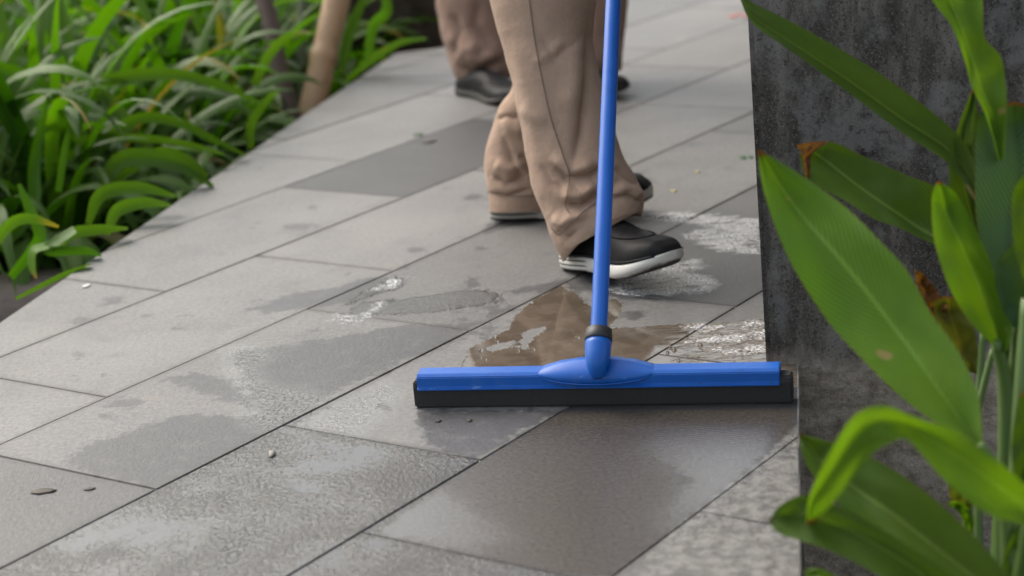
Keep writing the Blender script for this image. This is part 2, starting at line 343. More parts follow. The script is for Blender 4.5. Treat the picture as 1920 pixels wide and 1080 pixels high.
# small channel of green water beside the stone border
M = MT('pond_water'); M.P(Base_Color=(.018, .03, .008), Roughness=.06, Normal=M.bump(M.noise(30, 3), .4, .002))
vs = [(-3, .4, -.19), (pathL(.4)-.001, .4, -.19), (pathL(3.6)-.001, 3.6, -.19), (-3, 3.6, -.19)]
tag(link('pond_water', mesh('pond_water', vs, [(0, 1, 2, 3)]), M.m, smooth=False), kind='structure')
M = MT('border_stone'); q = M.noise(50, 6, .7); M.P(Base_Color=M.mix(q, (.2, .15, .125), (.4, .33, .28)), Roughness=.8, Normal=M.bump(q, 1, .004))
bm = bmesh.new(); bmesh.ops.create_cube(bm, size=1, matrix=Matrix.Diagonal((3.0, .2, .12, 1)))
bmesh.ops.bevel(bm, geom=list(bm.edges), offset=.012, segments=3, affect='EDGES')
for v in bm.verts: v.co += mnoise.noise_vector(v.co*8)*.004
ke = link('stone_border', frombm('stone_border', bm), M.m); p = at(30, 535, -.14); ke.location = (p.x-1.2, p.y+.06, -.19); ke.rotation_euler = (0, 0, R(-4))
tag(ke, 'tan stone border of the plant bed above the strip of green water, lower left', 'border')

# ================================================================== WALL
M = MT('wet_plaster'); sp = M.n('SeparateXYZ', Vector=M.coord()); z = sp.outputs[2]
a = M.noise(11, 8, .72, stretch=(1.7, 1, .5)); b = M.noise(420, 3, .7); d = M.noise(60, 5, .7)
c = M.ramp(a, [(.36, (.03, .025, .022)), (.5, (.078, .068, .06)), (.62, (.19, .17, .15))])
c = M.mix(M.math('MULTIPLY', M.ss(b, .56, .62), .7), c, (.24, .21, .19)); c = M.mix(M.math('MULTIPLY', M.ss(M.noise(260, 3, .7), .56, .62), .7), c, (.02, .015, .013))
pat = M.math('MULTIPLY', M.ss(M.noise(9, 5, .6, dist=.5), .5, .58), M.ss(d, .36, .5)); c = M.mix(M.math('MULTIPLY', pat, .6), c, (.2, .19, .18))
hole = M.ss(M.noise(210, 4, .8), .6, .68); hz = M.math('MULTIPLY', hole, M.ss(M.noise(5, 3, .5, stretch=(1, 1, 2.5)), .42, .55)); c = M.mix(M.math('MULTIPLY', hz, .85), c, (.008, .006, .006))
low = M.mix(M.ss(M.noise(45, 8, .8), .3, .7), (.26, .2, .155), (.8, .68, .56)); low = M.mix(M.math('MULTIPLY', M.ss(M.noise(8, 4), .5, .65), .6), low, (.13, .15, .07))
zl = M.math('MULTIPLY_ADD', M.noise(9, 6, .7), .09, M.math('MULTIPLY_ADD', M.noise(60, 3), .02, z)); below = M.ss(zl, .078, .03); c = M.mix(below, c, low)
hgt = M.math('MULTIPLY_ADD', below, M.math('MULTIPLY_ADD', M.noise(70, 7, .78), 5.5, -2.5), M.math('MULTIPLY_ADD', b, .25, M.math('MULTIPLY', hz, -.8)))
M.P(Base_Color=c, Roughness=M.mixf(below, .6, .9), Specular_IOR_Level=.3, Normal=M.bump(hgt, .9, .003))
wp = at(1437, 684); wdir = Vector((1, -.167, 0)).normalized(); wn = Vector((-wdir.y, wdir.x, 0))
ww = bpy.data.objects.new('concrete_wall', None)
bm = bmesh.new(); Lw, Tw, Zt, Zb = 1.9, 3.2, 1.25, -.42
def wallpt(u, v, zz): return wp+wdir*u+wn*v+Vector((0, 0, zz))
cs = [wallpt(u, v, zz) for zz in (Zb, Zt) for u, v in ((0, 0), (Lw, 0), (Lw+.167*0, Tw), (0+.0, Tw))]
vb = [bm.verts.new(c_-wp) for c_ in cs]
for f in ((0, 1, 5, 4), (1, 2, 6, 5), (2, 3, 7, 6), (3, 0, 4, 7), (4, 5, 6, 7), (3, 2, 1, 0)): bm.faces.new([vb[i] for i in f])
bmesh.ops.recalc_face_normals(bm, faces=bm.faces)
bmesh.ops.bevel(bm, geom=[e for e in bm.edges], offset=.006, segments=2, affect='EDGES')
wo = link('concrete_wall', frombm('concrete_wall', bm), M.m, smooth=False); wo.location = (wp.x, wp.y, 0)
tag(wo, 'dark weathered concrete wall with pitted wet plaster standing beside the path on the right', 'wall')

# ================================================================== BROAD LEAF PLANTS (right)
def leafmat(name, top, under, vein, rough=.33, spots=.0, vs_=38, trans=.3):
    M = MT(name); uv = M.n('SeparateXYZ', Vector=M.coord('UV')); u, v = uv.outputs[0], uv.outputs[1]
    au = M.math('ABSOLUTE', M.math('SUBTRACT', u, .5))
    ph = M.math('MULTIPLY', M.math('MULTIPLY_ADD', au, .55, v), vs_*6.28); w = M.math('SINE', ph); w2 = M.math('SINE', M.math('MULTIPLY', ph, 3.3))
    geo = M.t.nodes.new('ShaderNodeNewGeometry')
    n1 = M.noise(9, 4, .6); n2 = M.noise(60, 4)
    t2 = M.mix(M.ss(n1, .35, .68), top, tuple(min(1, x*y) for x, y in zip(top, (1.6, 1.35, 1.1)))); t2 = M.mix(M.math('MULTIPLY_ADD', w, .42, .42), t2, tuple(x*.55 for x in top))
    c = M.mix(geo.outputs['Backfacing'], t2, under)
    mid = M.ss(au, .035, .012); c = M.mix(M.math('MULTIPLY', mid, .8), c, vein)
    ed = M.ss(au, .488, .499); c = M.mix(M.math('MULTIPLY', ed, .7), c, (.16, .09, .03))
    sp = M.math('MULTIPLY', M.ss(M.noise(22, 2, .5), .73-.06*spots, .76-.06*spots), 1.0 if spots else 0.); c = M.mix(M.math('MULTIPLY', sp, .8), c, (.42, .3, .14))
    tip = M.ss(M.math('MULTIPLY_ADD', n2, .03, v), .045, .028); c = M.mix(tip, c, (.2, .09, .035))
    hgt = M.math('MULTIPLY_ADD', w, .5, M.math('MULTIPLY_ADD', w2, .18, M.math('MULTIPLY', n2, .3)))
    nb = M.bump(hgt, .8, .002); M.P(Base_Color=c, Roughness=M.math('MULTIPLY_ADD', n1, .25, rough+.05), Normal=nb, Specular_IOR_Level=.45)
    tr = M.n('BsdfTranslucent', Color=M.mix(1, c, (1.7, 1.7, .35), 'MULTIPLY'), Normal=nb); mx = M.n('MixShader', i0=trans); M.t.links.new(M.b.outputs[0], mx.inputs[1]); M.t.links.new(tr.outputs[0], mx.inputs[2]); M.t.links.new(mx.outputs[0], M.out.inputs[0])
    return M.m
LM = leafmat('broad_leaf', (.08, .165, .015), (.1, .17, .05), (.18, .28, .05), spots=.4, trans=.28)
LB = leafmat('broad_leaf_bright', (.13, .28, .022), (.14, .24, .05), (.2, .36, .06), spots=1., trans=.38)
LD = leafmat('broad_leaf_dark', (.065, .15, .055), (.06, .11, .05), (.06, .12, .03), rough=.3, trans=.15)
LY = leafmat('yellowing_leaf', (.15, .18, .02), (.2, .15, .03), (.25, .2, .05), rough=.5, trans=.3, spots=.4)
def leaf(parent, mat, Lp, Mp, Rp, dep, dm=.02, wav=.004, label=None, sides=(0, 0)):
    n = 46; m_ = 17
    rows = []
    dep = list(dep) if hasattr(dep, '__len__') else [dep]*len(Mp)
    if len(dep) == 2: dep = list(np.linspace(dep[0], dep[1], len(Mp)))
    data = [(*a, *b, *c, d) for a, b, c, d in zip(Lp, Mp, Rp, dep)]
    D = cr(data, n); vs = []; uv = []; sd_ = random.random()*50
    for i, (lx, ly, cx, cy, rx, ry, d) in enumerate(D):
        v = i/(n-1)
        for j in range(m_):
            u = j/(m_-1)*2-1
            k = abs(u); ex, ey = (lx, ly) if u < 0 else (rx, ry)
            x = cx+(ex-cx)*k; y = cy+(ey-cy)*k
            taper = min(1, v*6+.1)
            dd = d+dm*taper*(1-k**1.3)+(sides[0] if u < 0 else sides[1])*k*taper+mnoise.noise(Vector((v*5, u*1.5, sd_)))*wav*2+math.sin(v*23+u*3+sd_)*wav*.35*k
            vs.append(atd(x, y, dd)); uv.append((j/(m_-1), v))
    me = mesh('leaf', vs, grid_faces(n, m_), uv)
    # the leaf's upper face looks towards the camera or up
    if sum(p.normal.dot(-f_) for p in me.polygons) < 0: me.flip_normals()
    o = link('leaf', me, mat, parent); o['label'] = label if label else ''
    if not label: del o['label']
    return o
pa = empty('broad_leaf_plant', at(1890, 1180, -.4)); pa.location = (pa.location.x, pa.location.y, -.4)
tag(pa, 'broad leaved plant with a large bright green leaf crossing before the wall, foreground right', 'plant', 'large leaved plants by the wall')
pb = empty('broad_leaf_plant', (1.0, 1.95, -.4)); pb.location = (.62, 1.9, -.4)
tag(pb, 'taller broad leaved plant behind, with upright leaves and browned tips against the dark wall', 'plant', 'large leaved plants by the wall')
# 2 long dark leaf across the wall top
leaf(pb, LM, [(1385, -8), (1411, 44), (1484, 96), (1587, 171), (1691, 249), (1779, 308), (1830, 380)], [(1387, -8), (1416, 34), (1490, 84), (1590, 150), (1690, 222), (1786, 288), (1840, 370)], [(1390, -8), (1425, 12), (1484, 41), (1577, 93), (1660, 145), (1792, 249), (1850, 350)], (2.02, 1.9), dm=.012, wav=.003, label='long narrow dark green leaf')
# 3 brown tipped
leaf(pb, LM, [(1497, 270), (1512, 332), (1587, 378), (1639, 410), (1691, 430), (1750, 458), (1820, 480)], [(1502, 272), (1545, 298), (1595, 338), (1640, 371), (1690, 406), (1745, 441), (1825, 470)], [(1508, 268), (1560, 266), (1613, 290), (1650, 306), (1700, 328), (1765, 356), (1830, 420)], (1.99, 1.9), dm=.018, label='folded leaf with curled brown tip')
LN = leafmat('dry_leaf', (.24, .12, .055), (.3, .16, .08), (.2, .1, .05), rough=.7, trans=.2)
tip = leaf(pb, LN, [(1493, 272), (1503, 290), (1507, 312), (1512, 336)], [(1520, 266), (1512, 290), (1513, 312), (1516, 336)], [(1556, 264), (1524, 288), (1520, 312), (1519, 336)], 1.975, dm=.006, wav=.003, label='shrivelled brown leaf tip')
# 6
leaf(pb, LM, [(1822, 168), (1792, 249), (1778, 311), (1782, 370), (1800, 430), (1830, 500)], [(1825, 168), (1812, 249), (1806, 311), (1812, 370), (1830, 430), (1850, 500)], [(1828, 168), (1840, 249), (1846, 311), (1850, 370), (1858, 430), (1866, 500)], (1.93, 1.9), dm=.01)
# 4 top right
leaf(pb, LB, [(1725, -60), (1748, 0), (1785, 52), (1810, 119), (1821, 161), (1850, 222), (1872, 300)], [(1760, -60), (1778, -5), (1800, 45), (1822, 110), (1840, 165), (1862, 225), (1876, 300)], [(1830, -60), (1843, 0), (1847, 70), (1876, 104), (1886, 156), (1888, 218), (1882, 300)], (1.86, 1.84), dm=.012, label='upright leaf with pale spots')
# 5 big dark blue green
leaf(pb, LD, [(1840, 205), (1831, 235), (1828, 311), (1831, 415), (1852, 503), (1872, 600), (1885, 680)], [(1900, 190), (1905, 240), (1912, 311), (1915, 415), (1905, 503), (1892, 600), (1888, 680)], [(1985, 210), (2005, 240), (2020, 311), (2010, 415), (1970, 503), (1915, 600), (1892, 680)], (1.86, 1.82), dm=.02, label='wide blue green leaf')
# 9, 8
leaf(pb, LD, [(1900, 455), (1872, 490), (1866, 530), (1880, 580), (1905, 620)], [(1935, 455), (1925, 490), (1920, 530), (1922, 580), (1925, 620)], [(1960, 455), (1970, 490), (1975, 530), (1970, 580), (1945, 620)], (1.78, 1.77), dm=.02)
leaf(pa, LM, [(1922, 325), (1899, 363), (1899, 441), (1912, 500), (1930, 560)], [(1925, 325), (1930, 363), (1945, 441), (1950, 500), (1955, 560)], [(1928, 325), (1960, 363), (1990, 441), (2000, 500), (1990, 560)], (1.72, 1.72), dm=.015)
# 7 pale with brown tip
leaf(pb, LB, [(1757, 340), (1747, 373), (1750, 441), (1766, 503), (1790, 560), (1826, 612), (1868, 655)], [(1760, 340), (1775, 400), (1800, 455), (1822, 505), (1843, 560), (1862, 610), (1878, 660)], [(1763, 340), (1800, 372), (1847, 467), (1866, 515), (1884, 560), (1900, 610), (1888, 660)], (1.8, 1.78), dm=.02, label='leaf with reddish brown tip')
# yellow dead leaves
leaf(pb, LN, [(1715, 505), (1718, 540), (1728, 575), (1745, 600)], [(1728, 510), (1735, 545), (1748, 580), (1760, 600)], [(1738, 520), (1760, 548), (1775, 575), (1775, 600)], (1.98, 1.97), dm=.01, wav=.008, label='withered orange brown leaf')
leaf(pb, LY, [(1750, 560), (1755, 600), (1775, 650), (1800, 690), (1826, 700)], [(1775, 555), (1785, 600), (1800, 645), (1815, 680), (1830, 702)], [(1800, 560), (1822, 600), (1832, 645), (1835, 680), (1834, 704)], (1.97, 1.95), dm=.012, label='yellowing leaf')
leaf(pb, LY, [(1780, 880), (1778, 910), (1785, 945), (1802, 965)], [(1800, 870), (1805, 905), (1808, 945), (1808, 968)], [(1822, 880), (1828, 910), (1825, 945), (1812, 970)], (1.85, 1.85), dm=.01, label='small yellow leaf')
leaf(pb, LB, [(1770, 945), (1790, 955), (1805, 975), (1815, 1000)], [(1785, 938), (1803, 950), (1815, 972), (1820, 1000)], [(1800, 938), (1818, 955), (1826, 975), (1824, 1002)], (1.8, 1.8), dm=.01)
leaf(pb, LD, [(1880, 660), (1870, 700), (1872, 740), (1885, 770)], [(1892, 655), (1890, 700), (1892, 740), (1893, 772)], [(1905, 660), (1912, 700), (1912, 740), (1900, 774)], (1.83, 1.83), dm=.01)
leaf(pa, LM, [(1912, 740), (1900, 800), (1896, 850), (1905, 900), (1925, 940)], [(1930, 730), (1935, 800), (1938, 850), (1938, 900), (1938, 950)], [(1950, 740), (1970, 800), (1975, 850), (1970, 900), (1950, 950)], (1.7, 1.7), dm=.01)
leaf(pa, LM, [(1930, 960), (1900, 1000), (1880, 1050), (1875, 1110)], [(1935, 965), (1925, 1010), (1910, 1060), (1900, 1110)], [(1940, 970), (1950, 1010), (1945, 1060), (1930, 1110)], (1.66, 1.66), dm=.01)
# 1 large bright leaf
leaf(pa, LB, [(1421, 281), (1430, 350), (1462, 448), (1499, 522), (1556, 608), (1613, 670), (1670, 727), (1733, 779), (1795, 812), (1834, 832)], [(1424, 280), (1460, 345), (1510, 412), (1556, 463), (1620, 540), (1668, 603), (1712, 662), (1758, 728), (1806, 795), (1838, 834)], [(1427, 281), (1505, 330), (1587, 389), (1650, 451), (1702, 508), (1745, 585), (1795, 655), (1830, 727), (1841, 790), (1842, 834)], (1.8, 1.66), dm=.016, wav=.004, label='large bright green leaf with pale blemishes')
# 11 dark lower leaf
leaf(pa, LM, [(1497, 814), (1503, 850), (1527, 895), (1577, 950), (1639, 1012), (1712, 1070), (1790, 1130), (1860, 1190)], [(1498, 814), (1530, 850), (1560, 882), (1620, 928), (1670, 961), (1743, 1018), (1821, 1078), (1900, 1140)], [(1500, 813), (1561, 830), (1605, 842), (1650, 866), (1702, 898), (1769, 950), (1850, 1030), (1930, 1130)], (1.72, 1.58), dm=.018, label='broad dark leaf low in front')
# 12 lower left leaf
leaf(pa, LM, [(1441, 977), (1460, 1000), (1500, 1014), (1546, 1029), (1613, 1060), (1690, 1105), (1760, 1150)], [(1441, 975), (1475, 968), (1520, 966), (1585, 990), (1650, 1025), (1720, 1070), (1790, 1125)], [(1442, 973), (1466, 945), (1510, 929), (1575, 950), (1650, 990), (1730, 1040), (1820, 1100)], (1.62, 1.55), dm=.01, label='pale green leaf reaching over the path edge')
leaf(pa, LB, [(1507, 1070), (1520, 1095), (1560, 1130)], [(1509, 1068), (1535, 1085), (1580, 1120)], [(1512, 1066), (1545, 1068), (1600, 1100)], (1.66, 1.62), dm=.006)
# 10 arching leaf
leaf(pa, LB, [(1512, 985), (1518, 930), (1551, 857), (1600, 781), (1655, 760), (1717, 782), (1795, 810), (1873, 865), (1930, 915)], [(1516, 982), (1530, 935), (1570, 872), (1615, 815), (1662, 793), (1712, 806), (1790, 850), (1862, 905), (1930, 950)], [(1530, 978), (1566, 938), (1604, 890), (1638, 850), (1674, 830), (1705, 828), (1775, 905), (1850, 963), (1930, 986)], [1.6, 1.56, 1.52, 1.5, 1.49, 1.5, 1.5, 1.5, 1.52], dm=.012, wav=.004, label='arching leaf bent over at its middle')
M = MT('plant_stem'); M.P(Base_Color=M.mix(M.noise(20, 4, .6, stretch=(1, 1, .2)), (.05, .1, .015), (.12, .2, .045)), Roughness=.45); stemm = M.m
def stem(parent, pts, dep, rad, mat=None, name='stem'):
    D = cr([(x, y, d) for (x, y), d in zip(pts, np.linspace(dep[0], dep[1], len(pts)))], 20)
    v, f = tube([atd(*q) for q in D], list(np.linspace(rad[0], rad[1], 20)), 10)
    return link(name, mesh(name, v, f), mat or stemm, parent)
stem(pb, [(1843, 625), (1838, 700), (1832, 800), (1835, 1000), (1840, 1250)], (1.95, 1.95), (.0035, .005))
stem(pb, [(1862, 655), (1845, 720), (1830, 790), (1815, 900), (1812, 1250)], (1.9, 1.92), (.003, .005))
stem(pb, [(1868, 640), (1884, 720), (1886, 860), (1878, 1000), (1872, 1250)], (1.79, 1.84), (.006, .011))
stem(pb, [(1907, 610), (1900, 720), (1892, 860), (1886, 1000), (1884, 1250)], (1.8, 1.84), (.005, .009))
stem(pa, [(1838, 832), (1866, 880), (1885, 960), (1892, 1060), (1892, 1250)], (1.66, 1.68), (.004, .009))
stem(pa, [(1925, 560), (1915, 720), (1906, 900), (1900, 1060), (1898, 1250)], (1.72, 1.72), (.005, .01))
stem(pa, [(1930, 950), (1920, 1040), (1910, 1120), (1905, 1250)], (1.55, 1.62), (.004, .009))
stem(pb, [(1870, 300), (1880, 450), (1890, 650)], (1.88, 1.83), (.004, .006))

# ================================================================== LEFT STRAP-LEAF PLANTS
def strapmat(name, a, b, under):
    M = MT(name); uv = M.n('SeparateXYZ', Vector=M.coord('UV')); u, v = uv.outputs[0], uv.outputs[1]
    oi = M.t.nodes.new('ShaderNodeAttribute'); oi.attribute_name = 'tint'; tf = oi.outputs['Fac']
    c = M.mix(tf, a, b); geo = M.t.nodes.new('ShaderNodeNewGeometry'); c = M.mix(M.math('MULTIPLY', geo.outputs['Backfacing'], .7), c, under)
    c = M.mix(M.math('MULTIPLY', M.math('SINE', M.math('MULTIPLY', u, 60)), .08), c, (.02, .05, .01))
    yl = M.math('MULTIPLY', M.ss(tf, .9, .93), M.ss(v, .7, 1.0)); c = M.mix(yl, c, (.35, .24, .06))
    c = M.mix(M.math('MULTIPLY', M.ss(M.noise(30, 3), .68, .75), .4), c, (.2, .16, .05))
    c = M.mix(M.ss(tf, .985, 1.0), c, (.22, .15, .07))
    nb = M.bump(M.math('SINE', M.math('MULTIPLY', u, 60)), .25, .0008)
    M.P(Base_Color=c, Roughness=.42, Specular_IOR_Level=.28, Normal=nb)
    tr = M.n('BsdfTranslucent', Color=M.mix(1, c, (1.5, 1.8, .25), 'MULTIPLY')); mx = M.n('MixShader', i0=.3); M.t.links.new(M.b.outputs[0], mx.inputs[1]); M.t.links.new(tr.outputs[0], mx.inputs[2]); M.t.links.new(mx.outputs[0], M.out.inputs[0])
    return M.m
SM = strapmat('strap_leaf', (.04, .115, .008), (.125, .265, .014), (.08, .14, .028))
def blade(V_, F_, U_, T_, base, az, L, w, el, droop, tint, twist=0):
    n = 14; p = Vector(base); e = el; h = Vector((math.cos(az), math.sin(az), 0)); side = Vector((-math.sin(az), math.cos(az), 0)); b0 = len(V_)
    for i in range(n):
        t = i/(n-1); wd = w*min(1, (t*3.2+.35))*(1-max(0, (t-.55)/.45)**2.2)+.0008
        d = h*math.cos(e)+Vector((0, 0, math.sin(e))); nn = d.cross(side).normalized()*-1
        if twist: sd2 = (side*math.cos(twist*t)+nn*math.sin(twist*t)); nn2 = d.cross(sd2)*-1
        else: sd2 = side; nn2 = nn
        for j, k in enumerate((-1, -.5, 0, .5, 1)):
            V_.append(p+sd2*wd*.5*k+nn2*abs(k)*wd*.16); U_.append((j/4, t)); T_.append(tint)
        p = p+d*(L/(n-1)); e -= droop*(t**1.1)*2.2/n
    for i in range(n-1):
        for j in range(4): a = b0+i*5+j; F_.append((a, a+1, a+6, a+5))
def clump(seed, nb, L0, hgt=1.0):
    random.seed(seed); V_, F_, U_, T_ = [], [], [], []
    for i in range(nb):
        az = i*2.399+random.uniform(-.4, .4); q = i/nb; el = R(84-58*q**.8+random.uniform(-9, 9))
        L = L0*random.uniform(.7, 1.2); r = .012+.04*q
        blade(V_, F_, U_, T_, (r*math.cos(az), r*math.sin(az), -.03), az, L, random.uniform(.022, .045)*hgt, el, random.uniform(1.1, 3.4)*(.6+q*.7), random.random() if random.random() > .03 else 1.05, random.uniform(-.9, .9))
    me = mesh('strap_leaf_plant', V_, F_, U_); me.attributes.new('tint', 'FLOAT', 'POINT').data.foreach_set('value', T_); me.materials.append(SM)
    me.polygons.foreach_set('use_smooth', [True]*len(me.polygons)); return me
protos = [clump(100+i, 31, random.choice((.5, .58, .64))) for i in range(9)]
random.seed(23)
spots = []
y = 3.3
while y < 8.2:
    for t in np.arange(0.02, 2.9, .22 if y < 5.5 else .3):
        yy = y+random.uniform(-.1, .1); edge = pathL(yy) if yy < yb else min(pathL(yb)-.12+(yy-yb)*.25, .0)
        x = edge-.13-t+random.uniform(-.07, .07)
        px, py = topx(np.array([[x, yy, .2]])); 
        if px[0] < -420: continue
        if 400 < px[0] < 670 and yy < 4.75 and t < 1.3: continue
        if yy < 3.62: continue
        spots.append((x, yy))
    y += .21 if y < 5.5 else .3
gl = 'strap leaved plants massed along the left of the path'
for i, (x, y) in enumerate(spots):
    if len(spots) > 290 and i > 290: break
    o = bpy.data.objects.new('strap_leaf_plant', protos[i % 9]); C.objects.link(o)
    px, py = topx(np.array([[x, y, .1]])); g = (pathL(y)-x)
    o.location = (x, y, -.17+.025*max(0, g)); o.rotation_euler = (random.uniform(-.12, .12), random.uniform(-.12, .12), random.uniform(0, 6.28)); s = random.uniform(.8, 1.2)*(1.0 if g > .4 else .7); o.scale = (s, s, s*random.uniform(.9, 1.15))
    tag(o, 'arching green strap leaved plant in the dense mass left of the path' if g > .4 else 'low strap leaved plant hugging the left edge of the path', 'plant', gl if g > .4 else 'strap leaved plants along the path edge')
# hand-placed hero leaves that arch over the bed
def hero(pts, wpx, dep, tint, name='strap_leaf', lab=None):
    n = 22; D = cr([(x, y, w, d) for (x, y), w, d in zip(pts, np.interp(np.linspace(0, 1, len(pts)), np.linspace(0, 1, len(wpx)), wpx), np.linspace(dep[0], dep[1], len(pts)))], n)
    V_, U_ = [], []
    for i in range(n):
        x, y, w, d = D[i]; a = D[min(i+1, n-1)]; b = D[max(i-1, 0)]; tx, ty = a[0]-b[0], a[1]-b[1]; l = math.hypot(tx, ty)+1e-6; nx, ny = -ty/l, tx/l
        for j, k in enumerate((-1, -.5, 0, .5, 1)):
            V_.append(atd(x+nx*w*.5*k, y+ny*w*.5*k, d+.012*(1-abs(k))*w/40+.01*k)); U_.append((j/4, i/(n-1)))
    me = mesh(name, V_, grid_faces(n, 5), U_); me.attributes.new('tint', 'FLOAT', 'POINT').data.foreach_set('value', [tint]*len(V_))
    if sum(p.normal.z for p in me.polygons) < 0: me.flip_normals()
    return me
heroes = [
 ('fan of long drooping leaves arching towards the path edge at mid left', [([(300, 330), (240, 230), (190, 160), (300, 138), (400, 155), (485, 192)], (24, 34, 30, 8), (3.9, 3.75), .5), ([(120, 330), (170, 290), (250, 225), (330, 228), (400, 262), (462, 292)], (20, 28, 24, 6), (3.8, 3.7), .4), ([(60, 300), (150, 262), (250, 258), (350, 270), (420, 290)], (18, 22, 18, 5), (3.75, 3.65), .75), ([(150, 330), (140, 240), (165, 190), (195, 170)], (30, 40, 30, 30), (3.8, 3.85), .85)]),
 ('low plant with broad dark leaves lying against the path edge', [([(180, 400), (215, 310), (270, 295), (340, 310), (400, 350)], (20, 46, 44, 8), (3.55, 3.5), .2), ([(200, 350), (290, 290), (350, 300), (390, 330)], (14, 30, 24, 6), (3.6, 3.5), .6), ([(165, 420), (190, 365), (260, 352), (330, 368)], (14, 34, 30, 8), (3.4, 3.3), .35), ([(200, 440), (220, 395), (270, 380), (320, 385)], (12, 32, 28, 8), (3.3, 3.25), .4), ([(100, 480), (130, 440), (190, 430), (240, 428)], (12, 28, 24, 6), (3.2, 3.15), .5)]),
 ('plant with yellow tipped leaves at the near end of the bed', [([(20, 520), (60, 470), (75, 440), (55, 390), (35, 345)], (20, 30, 30, 10), (3.2, 3.15), .3), ([(90, 460), (62, 470), (60, 500), (68, 522)], (18, 20, 18, 6), (3.1, 3.05), .95), ([(140, 430), (110, 450), (90, 470), (160, 470), (190, 480)], (18, 26, 24, 6), (3.1, 3.05), .3), ([(30, 560), (80, 535), (120, 515), (170, 495)], (8, 12, 12, 4), (3.0, 3.0), .6), ([(-20, 470), (20, 420), (60, 410), (110, 425)], (22, 28, 24, 6), (3.1, 3.05), .96)]),
 ('upright bright leaf clump beside the bamboo pole', [([(478, 160), (500, 110), (530, 75), (560, 55)], (20, 24, 20, 4), (4.3, 4.2), .85), ([(470, 280), (472, 230), (500, 190), (525, 165)], (16, 22, 18, 8), (4.1, 4.0), .6), ([(640, 140), (650, 80), (668, 30), (690, -20)], (18, 26, 24, 10), (4.5, 4.5), .55), ([(650, 150), (700, 110), (750, 80), (800, 72)], (10, 20, 16, 4), (4.6, 4.5), .5), ([(690, 110), (700, 50), (725, 20), (718, -30)], (20, 26, 26, 14), (4.7, 4.7), .45)]),
 ('clump of stiff erect leaves at the left frame edge', [([(0, 470), (60, 390), (65, 300), (90, 180)], (22, 32, 28, 10), (3.5, 3.6), .4), ([(110, 360), (120, 290), (135, 230), (150, 200)], (16, 18, 14, 4), (3.5, 3.55), .55), ([(-10, 120), (60, 150), (100, 180), (140, 240)], (26, 34, 28, 8), (3.9, 3.8), .6)])]
for lab, ls in heroes:
    b0 = atd(*ls[0][0][0], ls[0][2][0]); e = empty('strap_leaf_plant', (b0.x, b0.y, -.1)); tag(e, lab, 'plant')
    for pts, w, d, t in ls: link('leaf', hero(pts, [a_*.78 for a_ in w], (d[0]+.06, d[1]+.1), t, 'leaf'), SM, e)
# ---- bamboo pole and stems
M = MT('bamboo'); zz = M.n('SeparateXYZ', Vector=M.coord()).outputs[2]
c = M.mix(M.noise(14, 5, .6, stretch=(3, 3, .4)), (.36, .2, .1), (.52, .36, .21)); c = M.mix(M.math('MULTIPLY', M.ss(M.noise(30, 4, .6), .55, .7), .5), c, (.16, .09, .05))
M.P(Base_Color=c, Roughness=.5, Normal=M.bump(M.noise(80, 3, .6, stretch=(3, 3, .3)), .5, .001)); bam = M.m
b0 = atd(583, 215, 4.55); b1 = atd(634, -10, 4.62); dr = (b1-b0); P3 = []; rad = []
for i in range(160):
    t = i/159*7.5-.3; P3.append(b0+dr*t); r = .0315*(1+t*.02)
    for nd in (.48, 1.75, 3.0, 4.3, 5.6): r += .0045*math.exp(-((t-nd)/.045)**2)-.0025*math.exp(-((t-nd-.06)/.04)**2)
    rad.append(r)
v, f = tube(P3, rad, 24); o = link('bamboo_pole', mesh('bamboo_pole', v, f), bam)
tag(o, 'thick tan bamboo pole with a dark node rising from the bed beside the path', 'pole')
M = MT('dark_bark'); q = M.noise(30, 6, .7, stretch=(2, 2, .5)); M.P(Base_Color=M.mix(q, (.035, .022, .015), (.12, .08, .06)), Roughness=.7, Normal=M.bump(q, 1, .004)); bark = M.m
M = MT('green_bark'); q = M.noise(30, 6, .7, stretch=(2, 2, .5)); M.P(Base_Color=M.mix(q, (.05, .07, .03), (.13, .14, .07)), Roughness=.6, Normal=M.bump(q, 1, .003)); gbark = M.m
for p0, p1, d, r, mt, lab in (((560, 230), (486, -10), 4.5, .021, bark, 'leaning dark brown stem left of the bamboo pole'), ((571, 220), (567, -10), 4.9, .012, gbark, 'thin greyish green stem between the dark stem and the bamboo pole')):
    a = atd(*p0, d); b = atd(*p1, d+.1); dr = b-a; P3 = [a+dr*(t*.4)+mnoise.noise_vector(Vector((t*.7, d, 1)))*.02 for t in range(-1, 17)]
    v, f = tube(P3, list(np.linspace(r*1.1, r*.6, len(P3))), 14); tag(link('tree_stem', mesh('tree_stem', v, f), mt), lab, 'stem')
# rough brown block at far corner
M = MT('rough_block'); q = M.noise(30, 8, .75); M.P(Base_Color=M.ramp(q, [(.3, (.02, .014, .01)), (.7, (.13, .1, .075))]), Roughness=.95, Normal=M.bump(q, 1, .012))
bm = bmesh.new(); bmesh.ops.create_cube(bm, size=1, matrix=Matrix.Diagonal((.5, .35, .42, 1))); bmesh.ops.subdivide_edges(bm, edges=bm.edges, cuts=10, use_grid_fill=True)
for v in bm.verts: v.co += mnoise.noise_vector(v.co*9)*.012+mnoise.noise_vector(v.co*30)*.005
o = link('stone_block', frombm('stone_block', bm), M.m, smooth=False); p = at(800, 70); o.location = (p.x-.02, p.y+.28, .02)
tag(o, 'rough brown stone block at the far left corner of the paving', 'block')

